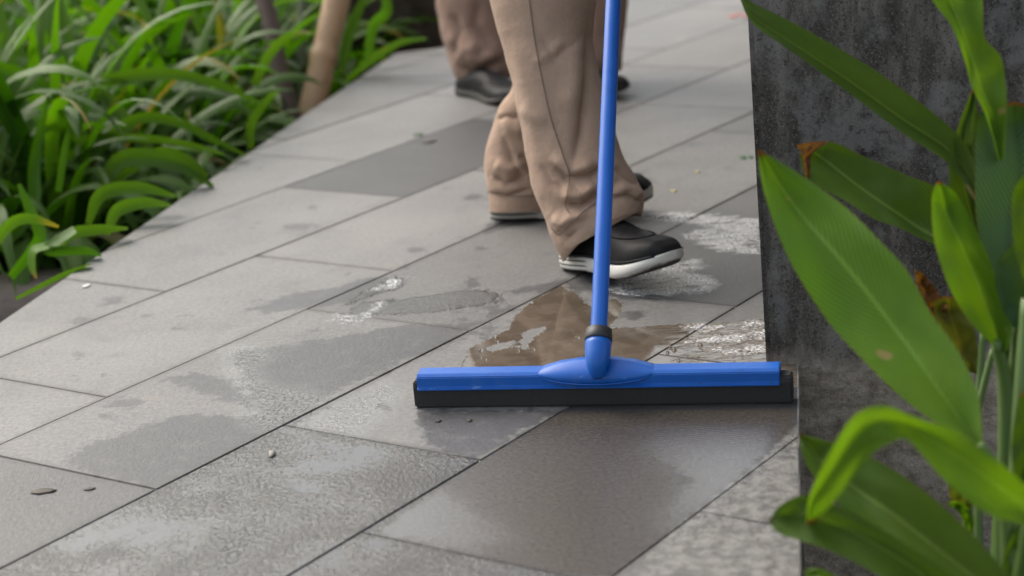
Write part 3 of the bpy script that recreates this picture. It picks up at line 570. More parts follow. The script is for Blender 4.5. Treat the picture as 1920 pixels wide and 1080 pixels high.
# ================================================================== SQUEEGEE
M = MT('blue_plastic'); q = M.noise(40, 5, .6); sc_ = M.ss(M.noise(90, 5, .7, stretch=(.15, 1, 1)), .66, .72)
c = M.mix(q, (.002, .09, .42), (.004, .12, .5)); c = M.mix(M.math('MULTIPLY', sc_, .6), c, (.16, .3, .62)); c = M.mix(M.math('MULTIPLY', M.ss(M.noise(150, 4, .6), .66, .72), .6), c, (.03, .05, .1)); c = M.mix(M.math('MULTIPLY', M.ss(M.noise(14, 7, .75), .5, .68), .3), c, (.16, .19, .25))
M.P(Base_Color=c, Roughness=M.math('MULTIPLY_ADD', q, .3, .25), Normal=M.bump(M.noise(200, 3), .15, .0006)); blue = M.m
M = MT('blue_painted_pole'); q = M.noise(30, 5, .6); sc_ = M.ss(M.noise(60, 5, .75, stretch=(1, 1, .25)), .63, .7)
c = M.mix(q, (.003, .09, .42), (.006, .12, .52)); c = M.mix(M.math('MULTIPLY', sc_, .4), c, (.02, .06, .25)); c = M.mix(M.math('MULTIPLY', M.ss(M.noise(220, 3, .6), .72, .76), .6), c, (.2, .3, .6))
M.P(Base_Color=c, Roughness=M.math('MULTIPLY_ADD', q, .25, .2)); bpole = M.m
M = MT('black_rubber'); q = M.noise(250, 4, .7); M.P(Base_Color=M.mix(q, (.012, .012, .013), (.03, .03, .032)), Roughness=.7, Normal=M.bump(q, .6, .0008)); rub = M.m
M = MT('black_collar'); M.P(Base_Color=(.02, .02, .022), Roughness=.5); collar = M.m
Lp = at(778, 766); Rp = at(1487, 757); cx = (Lp+Rp)/2; sx = (Rp-Lp); LEN = sx.length; ang = math.atan2(sx.y, sx.x)
sq = empty('floor_squeegee', (cx.x, cx.y, 0), ang); sq['d'] = 0; del sq['d']
tag(sq, 'blue long handled floor squeegee with black foam blade pushed over the wet paving', 'squeegee')
MS = Matrix.Translation((cx.x, cx.y, 0)) @ Matrix.Rotation(ang, 4, 'Z')
def lnk(name, me, mat, parent=sq, M_=MS, smooth=True):
    me.transform(M_); return link(name, me, mat, parent, smooth)
def extr(prof, x0, x1, nx=2, bev=.001, wob=0):
    bm = bmesh.new(); xs = np.linspace(x0, x1, nx); rows = []
    for x in xs:
        w = wob*mnoise.noise(Vector((x*9, 1, 3)))
        rows.append([bm.verts.new((x, y+w, z)) for y, z in prof])
    k = len(prof)
    for a in range(nx-1):
        for j in range(k): bm.faces.new((rows[a][j], rows[a][(j+1) % k], rows[a+1][(j+1) % k], rows[a+1][j]))
    bm.faces.new(rows[0][::-1]); bm.faces.new(rows[-1]); bmesh.ops.recalc_face_normals(bm, faces=bm.faces)
    if bev: bmesh.ops.bevel(bm, geom=[e for e in bm.edges if e.calc_face_angle(0) > .5], offset=bev, segments=2, affect='EDGES')
    return bm
h = LEN/2
prof = [(.0, .0005), (.012, .0005), (.022, .004), (.024, .02), (.024, .034), (.002, .034), (.0, .026)]
bl = lnk('foam_blade', frombm('foam_blade', extr(prof, -h, h, 40, .002, .0012)), rub, smooth=False)
bx0, bx1 = -h+.006, h-.014
prof = [(-.0035, .0235), (-.0035, .0262), (-.0012, .0275), (-.001, .0395), (.003, .043), (.023, .0445), (.0265, .0415), (.0267, .028), (.0235, .0275), (.0235, .03), (.0015, .03), (.0005, .0235)]
bl = lnk('holder_bar', frombm('holder_bar', extr(prof, bx0, bx1, 2, .0009)), blue, smooth=False)
# central half-round bracket: a bulging shield over the bar
vs = []; nr, ncx = 16, 41
cxs = sum([at(1121, 700, .04).x-cx.x]); xc = (Matrix.Rotation(-ang, 4, 'Z') @ (at(1119, 715, .03)-cx)).x
for i in range(nr):
    t = i/(nr-1)
    for j in range(ncx):
        s = j/(ncx-1)*2-1; w = .070
        e = math.sqrt(max(0, 1-s*s))**.9
        zb = .0425-.0125*e; zt = .0425+.0125*max(0, 1-s*s)**.8
        zz_ = zb+(zt-zb)*t; bul = -.0055-.007*e*math.sin(math.pi*min(1, t*.62+.12)) + .022*t**2*e
        vs.append((xc+s*w, bul+.002+(1-e)*.006, zz_))
fs = grid_faces(nr, ncx); nb = len(vs)
for i in range(nr):
    for j in range(ncx):
        x, y, z_ = vs[i*ncx+j]; vs.append((x, .0225+.001*math.sin(j), min(z_, .0435) if i < nr-1 else z_))
fs += [(a+nb, d+nb, c_+nb, b+nb) for a, b, c_, d in grid_faces(nr, ncx)]
for j in range(ncx-1):
    fs += [(j, j+nb, j+1+nb, j+1), ((nr-1)*ncx+j, (nr-1)*ncx+j+1, (nr-1)*ncx+j+1+nb, (nr-1)*ncx+j+nb)]
for i in range(nr-1):
    fs += [(i*ncx, (i+1)*ncx, (i+1)*ncx+nb, i*ncx+nb), (i*ncx+ncx-1, i*ncx+ncx-1+nb, (i+1)*ncx+ncx-1+nb, (i+1)*ncx+ncx-1)]
me = mesh('bracket', vs, fs); lnk('bracket', me, blue)
# raised rim line of the bracket
pth = [(xc+s*.070, -.0085+.006+(1-math.sqrt(max(0, 1-s*s))**.9)*.008-.001-.0045*math.sqrt(max(0, 1-s*s)), .0425-.0125*math.sqrt(max(0, 1-s*s))**.9) for s in np.linspace(-.985, .985, 40)]
v, f = tube(pth, .0009, 8); lnk('rim', mesh('rim', v, f), blue)
# handle and socket, world coordinates
hb = atd(1122, 640, depth_of(MS @ Vector((xc, .015, .085)))); hb2 = atd(1150, 0, 2.47); hd = (hb2-hb).normalized()
HL = 1.28
def ring_path(pts): return [hb+hd*t for t, r in pts], [r for t, r in pts]
foot = MS @ Vector((xc, .011, .04))
sp_ = [(-.045, .0085), (-.038, .0105), (-.03, .0132), (-.018, .0152), (-.006, .0157), (.0, .0156), (.001, .013)]
q = [(hb+hd*t) for t, r in sp_]; q[0] = foot.lerp(q[0], .35); v, f = tube(q, [r for t, r in sp_], 32); link('socket', mesh('socket', v, f), blue, sq)
cp = [(-.0005, .0135), (.0, .0162), (.002, .0167), (.009, .0165), (.010, .0158), (.0145, .0156), (.0155, .014), (.0156, .0105)]
a, b = ring_path(cp); v, f = tube(a, b, 32); link('collar', mesh('collar', v, f), collar, sq)
hp = [(-.01, .0099)]+[(t, .0100) for t in np.linspace(.01, HL, 30)]+[(HL+.004, .009), (HL+.006, .004)]
a, b = ring_path(hp); v, f = tube(a, b, 32); ho = link('handle', mesh('handle', v, f), bpole, sq)
# small rivet hole on the handle
p = atd(1123.5, 601, depth_of(hb+hd*.03)-.0102); bm = bmesh.new(); bmesh.ops.create_uvsphere(bm, u_segments=10, v_segments=8, radius=.0014); me = frombm('locking_pin', bm); me.transform(Matrix.Translation(p)); link('locking_pin', me, collar, ho)

# ================================================================== CLOTHES AND SHOES
def clothmat(name, a, b):
    M = MT(name); q = M.noise(5, 5, .6); w1 = M.noise(1400, 2, .5); w2 = M.noise(42, 8, .72)
    c = M.mix(M.ss(q, .3, .7), a, b); c = M.mix(M.math('MULTIPLY', w1, .35), c, tuple(x*.7 for x in a)); c = M.mix(M.math('MULTIPLY', M.ss(M.noise(16, 5, .6), .62, .75), .35), c, tuple(x*.55 for x in a))
    hz_ = M.ss(M.math('MULTIPLY_ADD', M.noise(22, 5, .7), .12, M.n('SeparateXYZ', Vector=M.coord()).outputs[2]), .145, .07); c = M.mix(M.math('MULTIPLY', hz_, .5), c, tuple(x*.45 for x in a))
    hgt = M.math('MULTIPLY_ADD', w1, .1, w2); nb = M.bump(hgt, .7, .006)
    M.P(Base_Color=c, Roughness=.92, Normal=nb, Specular_IOR_Level=.2, Sheen_Weight=.15); return M.m
kh1 = clothmat('khaki_cloth', (.41, .278, .2), (.51, .362, .268)); kh2 = clothmat('tan_brown_cloth', (.3, .19, .14), (.38, .25, .19)); stitch = clothmat('stitching', (.19, .13, .09), (.23, .16, .115))
shirtm = clothmat('shirt_cloth', (.09, .075, .065), (.13, .11, .095))
M = MT('black_leather'); q = M.noise(260, 4, .6); q2 = M.noise(30, 5, .6)
M.P(Base_Color=M.mix(M.math('MULTIPLY', M.ss(q2, .5, .75), .6), (.008, .008, .009), (.03, .027, .025)), Specular_IOR_Level=.18, Roughness=M.math('MULTIPLY_ADD', q2, .3, .42), Normal=M.bump(M.math('MULTIPLY_ADD', q, .4, q2), .5, .0012)); leather = M.m
def solemat(name, a, b):
    M = MT(name); q = M.noise(50, 5, .7); ux = M.n('SeparateXYZ', Vector=M.coord('UV')); v = ux.outputs[1]; u = ux.outputs[0]
    c = M.mix(q, a, b); gr = M.math('MULTIPLY', M.ss(M.math('SINE', M.math('MULTIPLY', v, 19)), .35, .6), M.ss(u, .36, .30)); c = M.mix(M.math('MULTIPLY', gr, .9), c, (.015, .015, .015))
    c = M.mix(M.ss(M.math('MULTIPLY_ADD', q, .12, v), .16, .08), c, (.05, .038, .032))
    rib = M.math('SINE', M.math('MULTIPLY', u, 900)); M.P(Base_Color=c, Roughness=.6, Normal=M.bump(M.math('MULTIPLY_ADD', rib, M.math('MULTIPLY', M.ss(u, .8, .86), .3), q), .3, .001)); return M.m
solew = solemat('white_sole', (.6, .58, .53), (.78, .76, .71)); soled = solemat('dark_sole', (.02, .02, .02), (.04, .035, .03)); soleg = solemat('worn_sole', (.33, .31, .28), (.5, .48, .44))
def shoe(parent, heel, yaw, pitch, L=.285, sole_mat=None, th=.026, bend=0., zs=1.):
    """x towards the toe; a curved sole with toe spring, a lofted upper and raised seams"""
    Mx = Matrix.Translation(heel) @ Matrix.Rotation(yaw, 4, 'Z') @ Matrix.Rotation(-pitch, 4, 'Y') @ Matrix.Diagonal((L/.285, L/.285, L/.285*zs, 1))
    xs = [0, .003, .01, .025, .05, .09, .13, .17, .205, .235, .26, .274, .282, .285]
    ws = [.004, .018, .028, .034, .036, .034, .037, .045, .05, .048, .039, .027, .014, .003]
    zb = lambda x: .002*math.exp(-((x-.1)/.04)**2)+max(0, (x-.18))**1.6*1.15 + bend*x*x
    def wof(x): return float(np.interp(x, xs, ws)) if x < .215 else .0498*math.sqrt(max(0, 1-((x-.215)/.0702)**2))+.0003
    X = np.concatenate([[0, .0015, .004, .008, .014], np.linspace(.022, .262, 46), [.267, .271, .2745, .2775, .28, .282, .2836, .2846, .285]])
    V_, U_ = [], []; th_ = lambda x: th*(1.05-.25*max(0, (x-.2)/.085))
    for x in X:
        w = wof(x); z0 = zb(x); t = th_(x); off = -.006*math.exp(-((x-.2)/.08)**2)
        tsp = min(1, max(0, (x-.15)/.1)); k0 = .94-.3*tsp; k1 = .12+.3*tsp
        sec = [(-w*k0, 0, 0), (-w*1.0, k1, .12), (-w*1.03, .5, .5), (-w*1.0, .88, .88), (-w*.95, 1, 1), (0, 1, 1), (w*.95, 1, 1), (w*1.0, .88, .88), (w*1.03, .5, .5), (w, k1, .12), (w*k0, 0, 0), (0, 0, 0)]
        for y, k, v in sec: V_.append((x, y+off, z0+t*k)); U_.append((x/.285, v))
    fs = grid_faces(len(X), 12, True); fs += [tuple(range(12))[::-1], tuple(range((len(X)-1)*12, len(X)*12))]; me = mesh('sole', V_, fs, U_); me.flip_normals(); me.transform(Mx)
    so_ = link('sole', me, sole_mat, parent)
    hx = [0, .006, .03, .06, .09, .12, .15, .18, .21, .24, .262, .276, .283]
    hz = [.03, .052, .064, .074, .082, .080, .071, .059, .049, .040, .030, .016, .003]
    X2 = np.concatenate([[.003, .006, .012], np.linspace(.02, .262, 44), [.267, .271, .2745, .2775, .28, .282]]); V2 = []; ns = 25
    for x in X2:
        w = wof(x)*.93; hgt = float(np.interp(x, hx, hz)); z0 = zb(x)+th_(x)-.003; off = -.006*math.exp(-((x-.2)/.08)**2)
        for j in range(ns):
            q = math.pi*j/(ns-1); cc = math.cos(q); s_ = math.sin(q)
            pw = .62 if x > .15 else .75
            y = w*math.copysign(abs(cc)**.75, cc)*(1-.12*s_); z = hgt*s_**pw
            bulge = .0022*mnoise.noise(Vector((x*25, y*40, z*30)))
            cre = -.0016*math.exp(-((x-.185-.1*abs(cc)*.1)/.003)**2)*s_-.0013*math.exp(-((x-.172)/.003)**2)*s_
            V2.append((x, y+off, z0+z+(bulge+cre)))
    me = mesh('upper', V2, grid_faces(len(X2), ns)); me.transform(Mx); up = link('upper', me, leather, parent)
    # seams: apron line across the vamp and welt line above the sole
    def surf(x, q):
        w = wof(x)*.93; hgt = float(np.interp(x, hx, hz)); z0 = zb(x)+th_(x)-.003; off = -.006*math.exp(-((x-.2)/.08)**2); cc = math.cos(q); s_ = math.sin(q)
        return Mx @ Vector((x, w*math.copysign(abs(cc)**.75, cc)*(1-.12*s_)+off, z0+hgt*s_**(.62 if x > .15 else .75)+.0006))
    sm = []
    sm.append(tube([surf(.1+.135*math.sin(math.pi*t)**.8, math.pi*(.14+.72*t)) for t in np.linspace(.02, .98, 40)], .0013, 6))
    for s_ in (.03, 1): pass
    wl = [surf(x, .04) for x in np.linspace(.012, .27, 40)]; wr = [surf(x, math.pi-.04) for x in np.linspace(.27, .012, 40)]
    sm.append(tube(wl, .002, 6)); sm.append(tube(wr, .002, 6))
    for v, f in sm: link('seam', mesh('seam', v, f), leather, up)
def trouser_leg(rings, hem, folds, depthf=.95, N=150, M_=230, seed=0, amp=.0016, arch=0.):
    """rings: (leftpx, rightpx, ypx_left, ypx_right, depth); a lofted tube with sculpted creases"""
    D = cr(rings, M_); V_ = np.zeros((M_, N, 3)); Nn = np.zeros((M_, N, 3)); 
    for i, (lx, ly, rx, ry, d) in enumerate(D):
        a = atd(lx, ly, d); b = atd(rx, ry, d); c = (a+b)/2; ax = (b-a)/2; hw = ax.length
        back = f_ - ax.normalized()*f_.dot(ax.normalized()); back = Vector((back.x, back.y, 0)); back = (back-ax.normalized()*back.dot(ax.normalized())).normalized()
        for j in range(N):
            q = 2*math.pi*j/N; cq, sq_ = math.cos(q), math.sin(q)
            p = c+ax*cq*1.0+back*hw*depthf*sq_
            tv = max(0, (i/(M_-1)-.8)/.2); p = p+Vector((0, 0, arch*tv*tv*max(0, -sq_)**1.2))
            V_[i, j] = p; nrm = (ax.normalized()*cq+back*sq_/depthf).normalized(); Nn[i, j] = nrm
    flat = V_.reshape(-1, 3); nf = Nn.reshape(-1, 3); px, py = topx(flat); front = np.clip(-(nf@np.array(f_))*3+.5, 0, 1)
    disp = np.zeros(len(flat))
    for pts, A_, w in folds:
        P = np.array(pts, float); dm = np.full(len(flat), 1e9); tt_ = np.zeros(len(flat)); L = len(P)-1
        for k in range(L):
            a = P[k]; b = P[k+1]; ab = b-a; t = np.clip(((px-a[0])*ab[0]+(py-a[1])*ab[1])/(ab@ab), 0, 1)
            dd = np.hypot(px-a[0]-t*ab[0], py-a[1]-t*ab[1]); m = dd < dm; dm[m] = dd[m]; tt_[m] = ((k+t)/L)[m]
        prof_ = np.exp(-(dm/(w*1.25))**2) if A_ > 0 else np.exp(-1.5*np.sqrt((dm/w)**2+.03)+.26)
        disp += front*A_*1.25*prof_*np.clip(np.sin(np.pi*np.clip(tt_, .04, .96))*1.6, 0, 1)
    for k in range(len(flat)):
        v = Vector(flat[k]); z = v.z
        disp[k] += amp*(mnoise.noise(Vector((v.x*14+seed, v.y*14, z*9)))*1.0+1.1*(.5-abs(mnoise.noise(Vector((v.x*16+z*12+seed, v.y*16, z*14-v.x*8)))))+.5*mnoise.noise(Vector((v.x*30+seed, v.y*30, z*40))))
    flat = flat+nf*disp[:, None]
    vs = [tuple(x) for x in flat]; fs = grid_faces(M_, N, True)
    # inner turn-up at the hem
    base = len(vs); last = flat[(M_-1)*N:]; cen = last.mean(0); prevr = flat[(M_-4)*N:(M_-3)*N]
    ins = last+(cen-last)*.06
    for x in ins: vs.append(tuple(x))
    up = flat[(M_-26)*N:(M_-25)*N]; cu = up.mean(0)
    for x in up+(cu-up)*.12: vs.append(tuple(x))
    for j in range(N):
        k = (j+1) % N; fs.append(((M_-1)*N+j, (M_-1)*N+k, base+k, base+j)); fs.append((base+j, base+k, base+N+k, base+N+j))
    return vs, fs
def seam_line(pts, vsf, rad=.0007):
    """stitched seam laid on the cloth surface: nearest camera-facing vertices to each pixel"""
    A_ = np.array(vsf); px, py = topx(A_); dep = (A_-np.array([0, 0, H]))@np.array(f_); out = []
    for x, y in cr(pts, 60):
        d = (px-x)**2+(py-y)**2; k = np.where(d < 36)[0]
        if len(k) == 0: continue
        out.append(atd(x, y, dep[k].min()-.0004))
    return tube(out, rad, 6)
# ---- skin-modifier figures for everything the trousers and shoes do not cover
def skin_mesh(name, nodes, edges, sub=2):
    me = bpy.data.meshes.new(name+'_g'); keys = list(nodes); ix = {k: i for i, k in enumerate(keys)}
    me.from_pydata([nodes[k][0] for k in keys], [(ix[a], ix[b]) for a, b in edges], []); o = bpy.data.objects.new(name+'_g', me); C.objects.link(o)
    sk = o.modifiers.new('s', 'SKIN'); sv = me.skin_vertices[0].data
    for k in keys:
        r = nodes[k][1]; sv[ix[k]].radius = r if isinstance(r, tuple) else (r, r); sv[ix[k]].use_root = (k == keys[0])
    sb = o.modifiers.new('b', 'SUBSURF'); sb.levels = sub; sb.render_levels = sub
    dg = bpy.context.evaluated_depsgraph_get(); out = bpy.data.meshes.new_from_object(o.evaluated_get(dg)); out.name = name
    bpy.data.objects.remove(o); return out
M = MT('skin'); M.P(Base_Color=(.3, .17, .11), Roughness=.55); skin = M.m
M = MT('hair'); M.P(Base_Color=(.012, .01, .009), Roughness=.5, Normal=M.bump(M.noise(200, 3, stretch=(3, 3, .3)), .6, .003)); hair = M.m
def figure(parent, hip, face, kneeR, kneeL, ankR, ankL, handR, handL, grip=None):
    """hip point, unit facing vector, joints; returns nothing, builds body, shirt, hair"""
    F_ = Vector(face).normalized(); Lf = Vector((-F_.y, F_.x, 0)); up = Vector((0, 0, 1)); hip = Vector(hip)
    ch = hip+up*.30+F_*.05; nk = hip+up*.49+F_*.09; hd_ = hip+up*.63+F_*.14
    N_ = {'pel': (hip, (.115, .15)), 'waist': (hip+up*.14+F_*.01, (.10, .135)), 'chest': (ch, (.115, .165)), 'neck0': (nk, (.06, .065)), 'neck': (nk+up*.05+F_*.015, (.05, .05)), 'jaw': (hd_-up*.02, (.068, .07)), 'head': (hd_+up*.07, (.085, .078)), 'top': (hd_+up*.13, (.05, .05)), 'nose': (hd_+up*.025+F_*.092, (.012, .014))}
    E_ = [('pel', 'waist'), ('waist', 'chest'), ('chest', 'neck0'), ('neck0', 'neck'), ('neck', 'jaw'), ('jaw', 'head'), ('head', 'top'), ('jaw', 'nose')]
    for s, kn, an, hn, n in ((-1, kneeR, ankR, handR, 'R'), (1, kneeL, ankL, handL, 'L')):
        hj = hip-up*.09+Lf*s*.085; kn = Vector(kn); an = Vector(an); hn = Vector(hn); sh = ch+up*.11+Lf*s*.19
        el = (sh+hn)/2-up*.11-F_*.03+Lf*s*.06; dr = (hn-el).normalized(); wr = hn-dr*.07
        N_.update({'hj'+n: (hj, (.085, .085)), 'kn'+n: (kn, (.045, .045)), 'ca'+n: (kn.lerp(an, .3), (.038, .038)), 'an'+n: (an, (.027, .027)), 'ft'+n: (an-up*.03+F_*.04, (.022, .026)), 'sh'+n: (sh, (.055, .055)), 'el'+n: (el, (.038, .038)), 'fo'+n: (el.lerp(wr, .35), (.038, .038)), 'wr'+n: (wr, (.024, .027)), 'pa'+n: (hn, (.017, .036))})
        E_ += [('pel', 'hj'+n), ('hj'+n, 'kn'+n), ('kn'+n, 'ca'+n), ('ca'+n, 'an'+n), ('an'+n, 'ft'+n), ('chest', 'sh'+n), ('sh'+n, 'el'+n), ('el'+n, 'fo'+n), ('fo'+n, 'wr'+n), ('wr'+n, 'pa'+n)]
        ax = (grip if grip is not None else up); ax = (ax-dr*ax.dot(dr)).normalized(); cu = dr.cross(ax).normalized()*(-s)
        for k, (o_, ln) in enumerate(((-.03, .8), (-.01, .95), (.01, 1), (.03, .9))):
            b0 = hn+dr*.025-ax*o_; N_['f%d0%s' % (k, n)] = (b0, (.0095, .0095)); N_['f%d1%s' % (k, n)] = (b0+(dr*.028+cu*.018)*ln, (.009, .009)); N_['f%d2%s' % (k, n)] = (b0+(dr*.022+cu*.042)*ln, (.008, .008)); N_['f%d3%s' % (k, n)] = (b0+(dr*-.002+cu*.048)*ln, (.0075, .0075))
            E_ += [('pa'+n, 'f%d0%s' % (k, n)), ('f%d0%s' % (k, n), 'f%d1%s' % (k, n)), ('f%d1%s' % (k, n), 'f%d2%s' % (k, n)), ('f%d2%s' % (k, n), 'f%d3%s' % (k, n))]
        N_['t0'+n] = (hn-dr*.02+ax*.035+cu*.008, (.011, .011)); N_['t1'+n] = (hn+dr*.005+ax*.045+cu*.03, (.0095, .0095)); N_['t2'+n] = (hn+dr*.022+ax*.034+cu*.045, (.0085, .0085)); E_ += [('pa'+n, 't0'+n), ('t0'+n, 't1'+n), ('t1'+n, 't2'+n)]
    b = link('body', skin_mesh('body', N_, E_), skin, parent)
    T = {k: (N_[k][0], tuple(r+.016 for r in N_[k][1])) for k in ('pel', 'waist', 'chest')}; T['collar'] = (N_['neck0'][0]-up*.03, (.07, .075)); TE = [('pel', 'waist'), ('waist', 'chest'), ('chest', 'collar')]
    for n in 'RL':
        T['sh'+n] = (N_['sh'+n][0], (.068, .068)); T['sl'+n] = (N_['sh'+n][0].lerp(N_['el'+n][0], .8), (.058, .058)); TE += [('chest', 'sh'+n), ('sh'+n, 'sl'+n)]
    link('shirt', skin_mesh('shirt', T, TE), shirtm, parent)
    bm = bmesh.new(); bmesh.ops.create_uvsphere(bm, u_segments=28, v_segments=18, radius=1); Mx = Matrix.Translation(hd_+up*.075-F_*.008) @ Matrix.Rotation(math.atan2(F_.y, F_.x), 4, 'Z') @ Matrix.Diagonal((.1, .087, .105, 1))
    bmesh.ops.delete(bm, geom=[v for v in bm.verts if v.co.z < -.1 and v.co.x > -.2 or v.co.z < -.75 or (v.co.x > .72 and v.co.z < .45)], context='VERTS')
    for v in bm.verts: v.co *= 1+.05*mnoise.noise(v.co*6)
    bm.transform(Mx); link('hair', frombm('hair', bm), hair, parent)
def upper_trousers(hip, F_, tops, mat):
    """hips and thighs, from the waist to the top ring of each leg"""
    F_ = Vector(F_).normalized(); Lf = Vector((-F_.y, F_.x, 0)); hip = Vector(hip); up = Vector((0, 0, 1)); N_ = {'pel': (hip, (.14, .17)), 'w': (hip+up*.1, (.125, .155))}; E_ = [('pel', 'w')]
    for s, n, (c, r) in ((-1, 'R', tops[0]), (1, 'L', tops[1])):
        hj = hip-up*.1+Lf*s*.09; c = Vector(c); N_['h'+n] = (hj, (.115, .115)); N_['k'+n] = (hj.lerp(c, .6), (.098, .098)); N_['c'+n] = (c, (r, r)); N_['d'+n] = (c-(hj-c).normalized()*.03, (r*.93, r*.93)); E_ += [('pel', 'h'+n), ('h'+n, 'k'+n), ('k'+n, 'c'+n), ('c'+n, 'd'+n)]
    return skin_mesh('trousers', N_, E_)
# ---------------- person holding the squeegee
per = empty('person', (.13, 2.95, 0)); tag(per, 'person in khaki trousers and black white soled shoes holding the blue squeegee', 'person')
dF = 2.83; dR = 3.17
rF = [(893, -150, 1126, -165, dF+.03), (905, -75, 1120, -90, dF+.02), (918, 0, 1118, -10, dF+.01), (940, 80, 1112, 70, dF), (965, 175, 1126, 150, dF-.01), (985, 280, 1148, 230, dF-.02), (1000, 355, 1166, 288, dF-.03), (1020, 405, 1192, 332, dF-.035), (1031, 440, 1203, 360, dF-.04), (1044, 468, 1206, 382, dF-.04), (1056, 491, 1203, 405, dF-.04)]
fF = [([(1108, 20), (1104, 124), (1100, 171), (1091, 249), (1072, 318)], -.010, 12), ([(1075, 60), (1080, 140), (1070, 220)], .006, 16), ([(1010, 60), (1040, 110), (1100, 60)], -.003, 9),
      ([(1002, 120), (1030, 100), (1060, 70)], .003, 8), ([(975, 200), (1000, 215), (1030, 230)], .0025, 9), ([(1035, 310), (1060, 335), (1110, 330), (1145, 300)], -.009, 9), ([(1010, 300), (1035, 345), (1062, 362)], -.005, 8),
      ([(1030, 285), (1070, 320), (1120, 305)], .006, 10), ([(1060, 385), (1090, 388), (1125, 365), (1160, 340)], -.011, 9), ([(1050, 360), (1085, 365), (1120, 345)], .008, 9), ([(1035, 400), (1055, 415), (1075, 402), (1105, 398)], .008, 9),
      ([(1150, 310), (1180, 335), (1196, 350)], -.006, 7), ([(1150, 350), (1180, 355), (1202, 372)], .006, 8), ([(1040, 430), (1062, 450), (1085, 430)], -.006, 9), ([(990, 60), (1003, 150), (1020, 250)], .003, 18), ([(960, 60), (985, 170), (1010, 300), (1035, 380)], .003, 12),
      ([(1148, 372), (1175, 366), (1203, 380)], -.004, 5), ([(1045, 330), (1075, 350), (1100, 372)], -.005, 7)]
vF, faF = trouser_leg(rF, None, fF, .82, seed=3, arch=.036)
rR = [(955, -120, 1120, -120, dR-.08), (958, -50, 1110, -50, dR-.07), (960, 20, 1100, 20, dR-.06), (962, 95, 1085, 95, dR-.04), (960, 162, 1070, 166, dR-.03), (938, 198, 1055, 210, dR-.02), (920, 250, 1045, 265, dR-.01), (908, 305, 1042, 320, dR), (911, 345, 1044, 350, dR), (916, 366, 1045, 368, dR), (917, 398, 1046, 396, dR)]
fR = [([(930, 225), (950, 218), (975, 222)], -.008, 7), ([(940, 250), (960, 300), (985, 340)], -.006, 9), ([(920, 330), (950, 345), (990, 330)], -.009, 8), ([(925, 305), (955, 318), (985, 305)], .007, 9), ([(918, 362), (950, 368), (1000, 352)], -.006, 5), ([(935, 205), (960, 240), (985, 250)], .006, 9), ([(970, 290), (990, 300), (1000, 330)], -.008, 8)]
vR, faR = trouser_leg(rR, None, fR, .85, seed=9, arch=.012)
hipP = Vector((.10, 2.97, .86)); faceP = Vector((.8, -.6, 0))
cF = (atd(893, -150, dF+.03)+atd(1126, -165, dF+.03))/2; cR = (atd(955, -120, dR-.08)+atd(1120, -120, dR-.08))/2
ut = upper_trousers(hipP, faceP, ((cF, .088), (cR, .07)), kh1)
vU = [v.co.copy() for v in ut.vertices]; fU = [tuple(p.vertices) for p in ut.polygons]
v, f = merge([(vF, faF), (vR, faR), (vU, fU)]); tr = link('trousers', mesh('trousers', v, f), kh1, per)
sm = [seam_line([(990, -20), (1003, 78), (1029, 207), (1055, 290), (1068, 332), (1060, 384), (1068, 399)], vF, .0008)]
sm.append(seam_line([(1034, 428), (1048, 440), (1070, 420), (1100, 392), (1140, 368), (1175, 364), (1200, 376)], vF, .0007)); sm.append(seam_line([(913, 360), (940, 366), (980, 368), (1010, 366)], vR, .0007))
for v, f in sm: link('seam', mesh('seam', v, f), stitch, tr)
hz = at(1068, 497); toe = at(1272, 489, .05); yw = math.atan2(toe.y-hz.y, toe.x-hz.x)
print('front shoe', hz, toe, (toe-hz).length, math.degrees(yw))
shoe(per, hz+Vector((0, 0, .002)), yw, R(5), .252, solew, .026, zs=.9)
hz2 = at(922, 404); toe2 = at(1226, 392, .01); yw2 = math.atan2(toe2.y-hz2.y, toe2.x-hz2.x); print('rear shoe', (toe2-hz2).length, math.degrees(yw2))
shoe(per, hz2, yw2, 0, (toe2-hz2).length, soleg, .024)
g1_, g2_ = hb+hd*1.16, hb+hd*.9
figure(per, hipP, faceP, (cF+Vector((0, .01, 0))), cR, hz+Vector((.03, -.03, .1)), hz2+Vector((.075, 0, .1)), g2_-Vector((0, 0, 0)), g1_, hd)
# ---------------- second person behind
per2 = empty('person', (.17, 4.2, 0)); tag(per2, 'person in brown trousers and dark shoes standing farther back on the path', 'person')
dL = 4.33; rL = [(795, -130, 965, -130, dL+.02), (808, -60, 966, -60, dL+.01), (817, 0, 966, 0, dL), (832, 80, 968, 75, dL-.02), (846, 128, 970, 110, dL-.02), (856, 146, 972, 124, dL-.02), (863, 157, 972, 136, dL-.02)]
fL = [([(845, 20), (860, 60), (850, 110)], -.012, 11), ([(900, 0), (890, 50), (930, 90)], -.012, 12), ([(860, 125), (890, 135), (930, 120)], -.014, 9), ([(870, 105), (900, 115), (940, 95)], .01, 9), ([(835, 60), (870, 95), (900, 85)], .008, 10), ([(880, 145), (910, 140), (950, 125)], .008, 7)]
v1, f1 = trouser_leg(rL, None, fL, .85, 90, 120, seed=21, amp=.003)
rK = [(1040, -120, 1190, -130, dL-.05), (1045, -60, 1184, -65, dL-.05), (1050, 0, 1178, -5, dL-.06), (1060, 60, 1172, 55, dL-.06), (1068, 105, 1167, 100, dL-.06), (1072, 138, 1164, 130, dL-.06)]
v2, f2 = trouser_leg(rK, None, [([(1150, 20), (1160, 70), (1150, 110)], -.01, 8)], .8, 80, 90, seed=31, amp=.003)
cL = (atd(795, -130, dL+.02)+atd(965, -130, dL+.02))/2; cK = (atd(1040, -120, dL-.05)+atd(1190, -130, dL-.05))/2
hip2 = (cL+cK)/2; hip2 = Vector((hip2.x, hip2.y+.05, .9)); face2 = (.25, -1, 0)
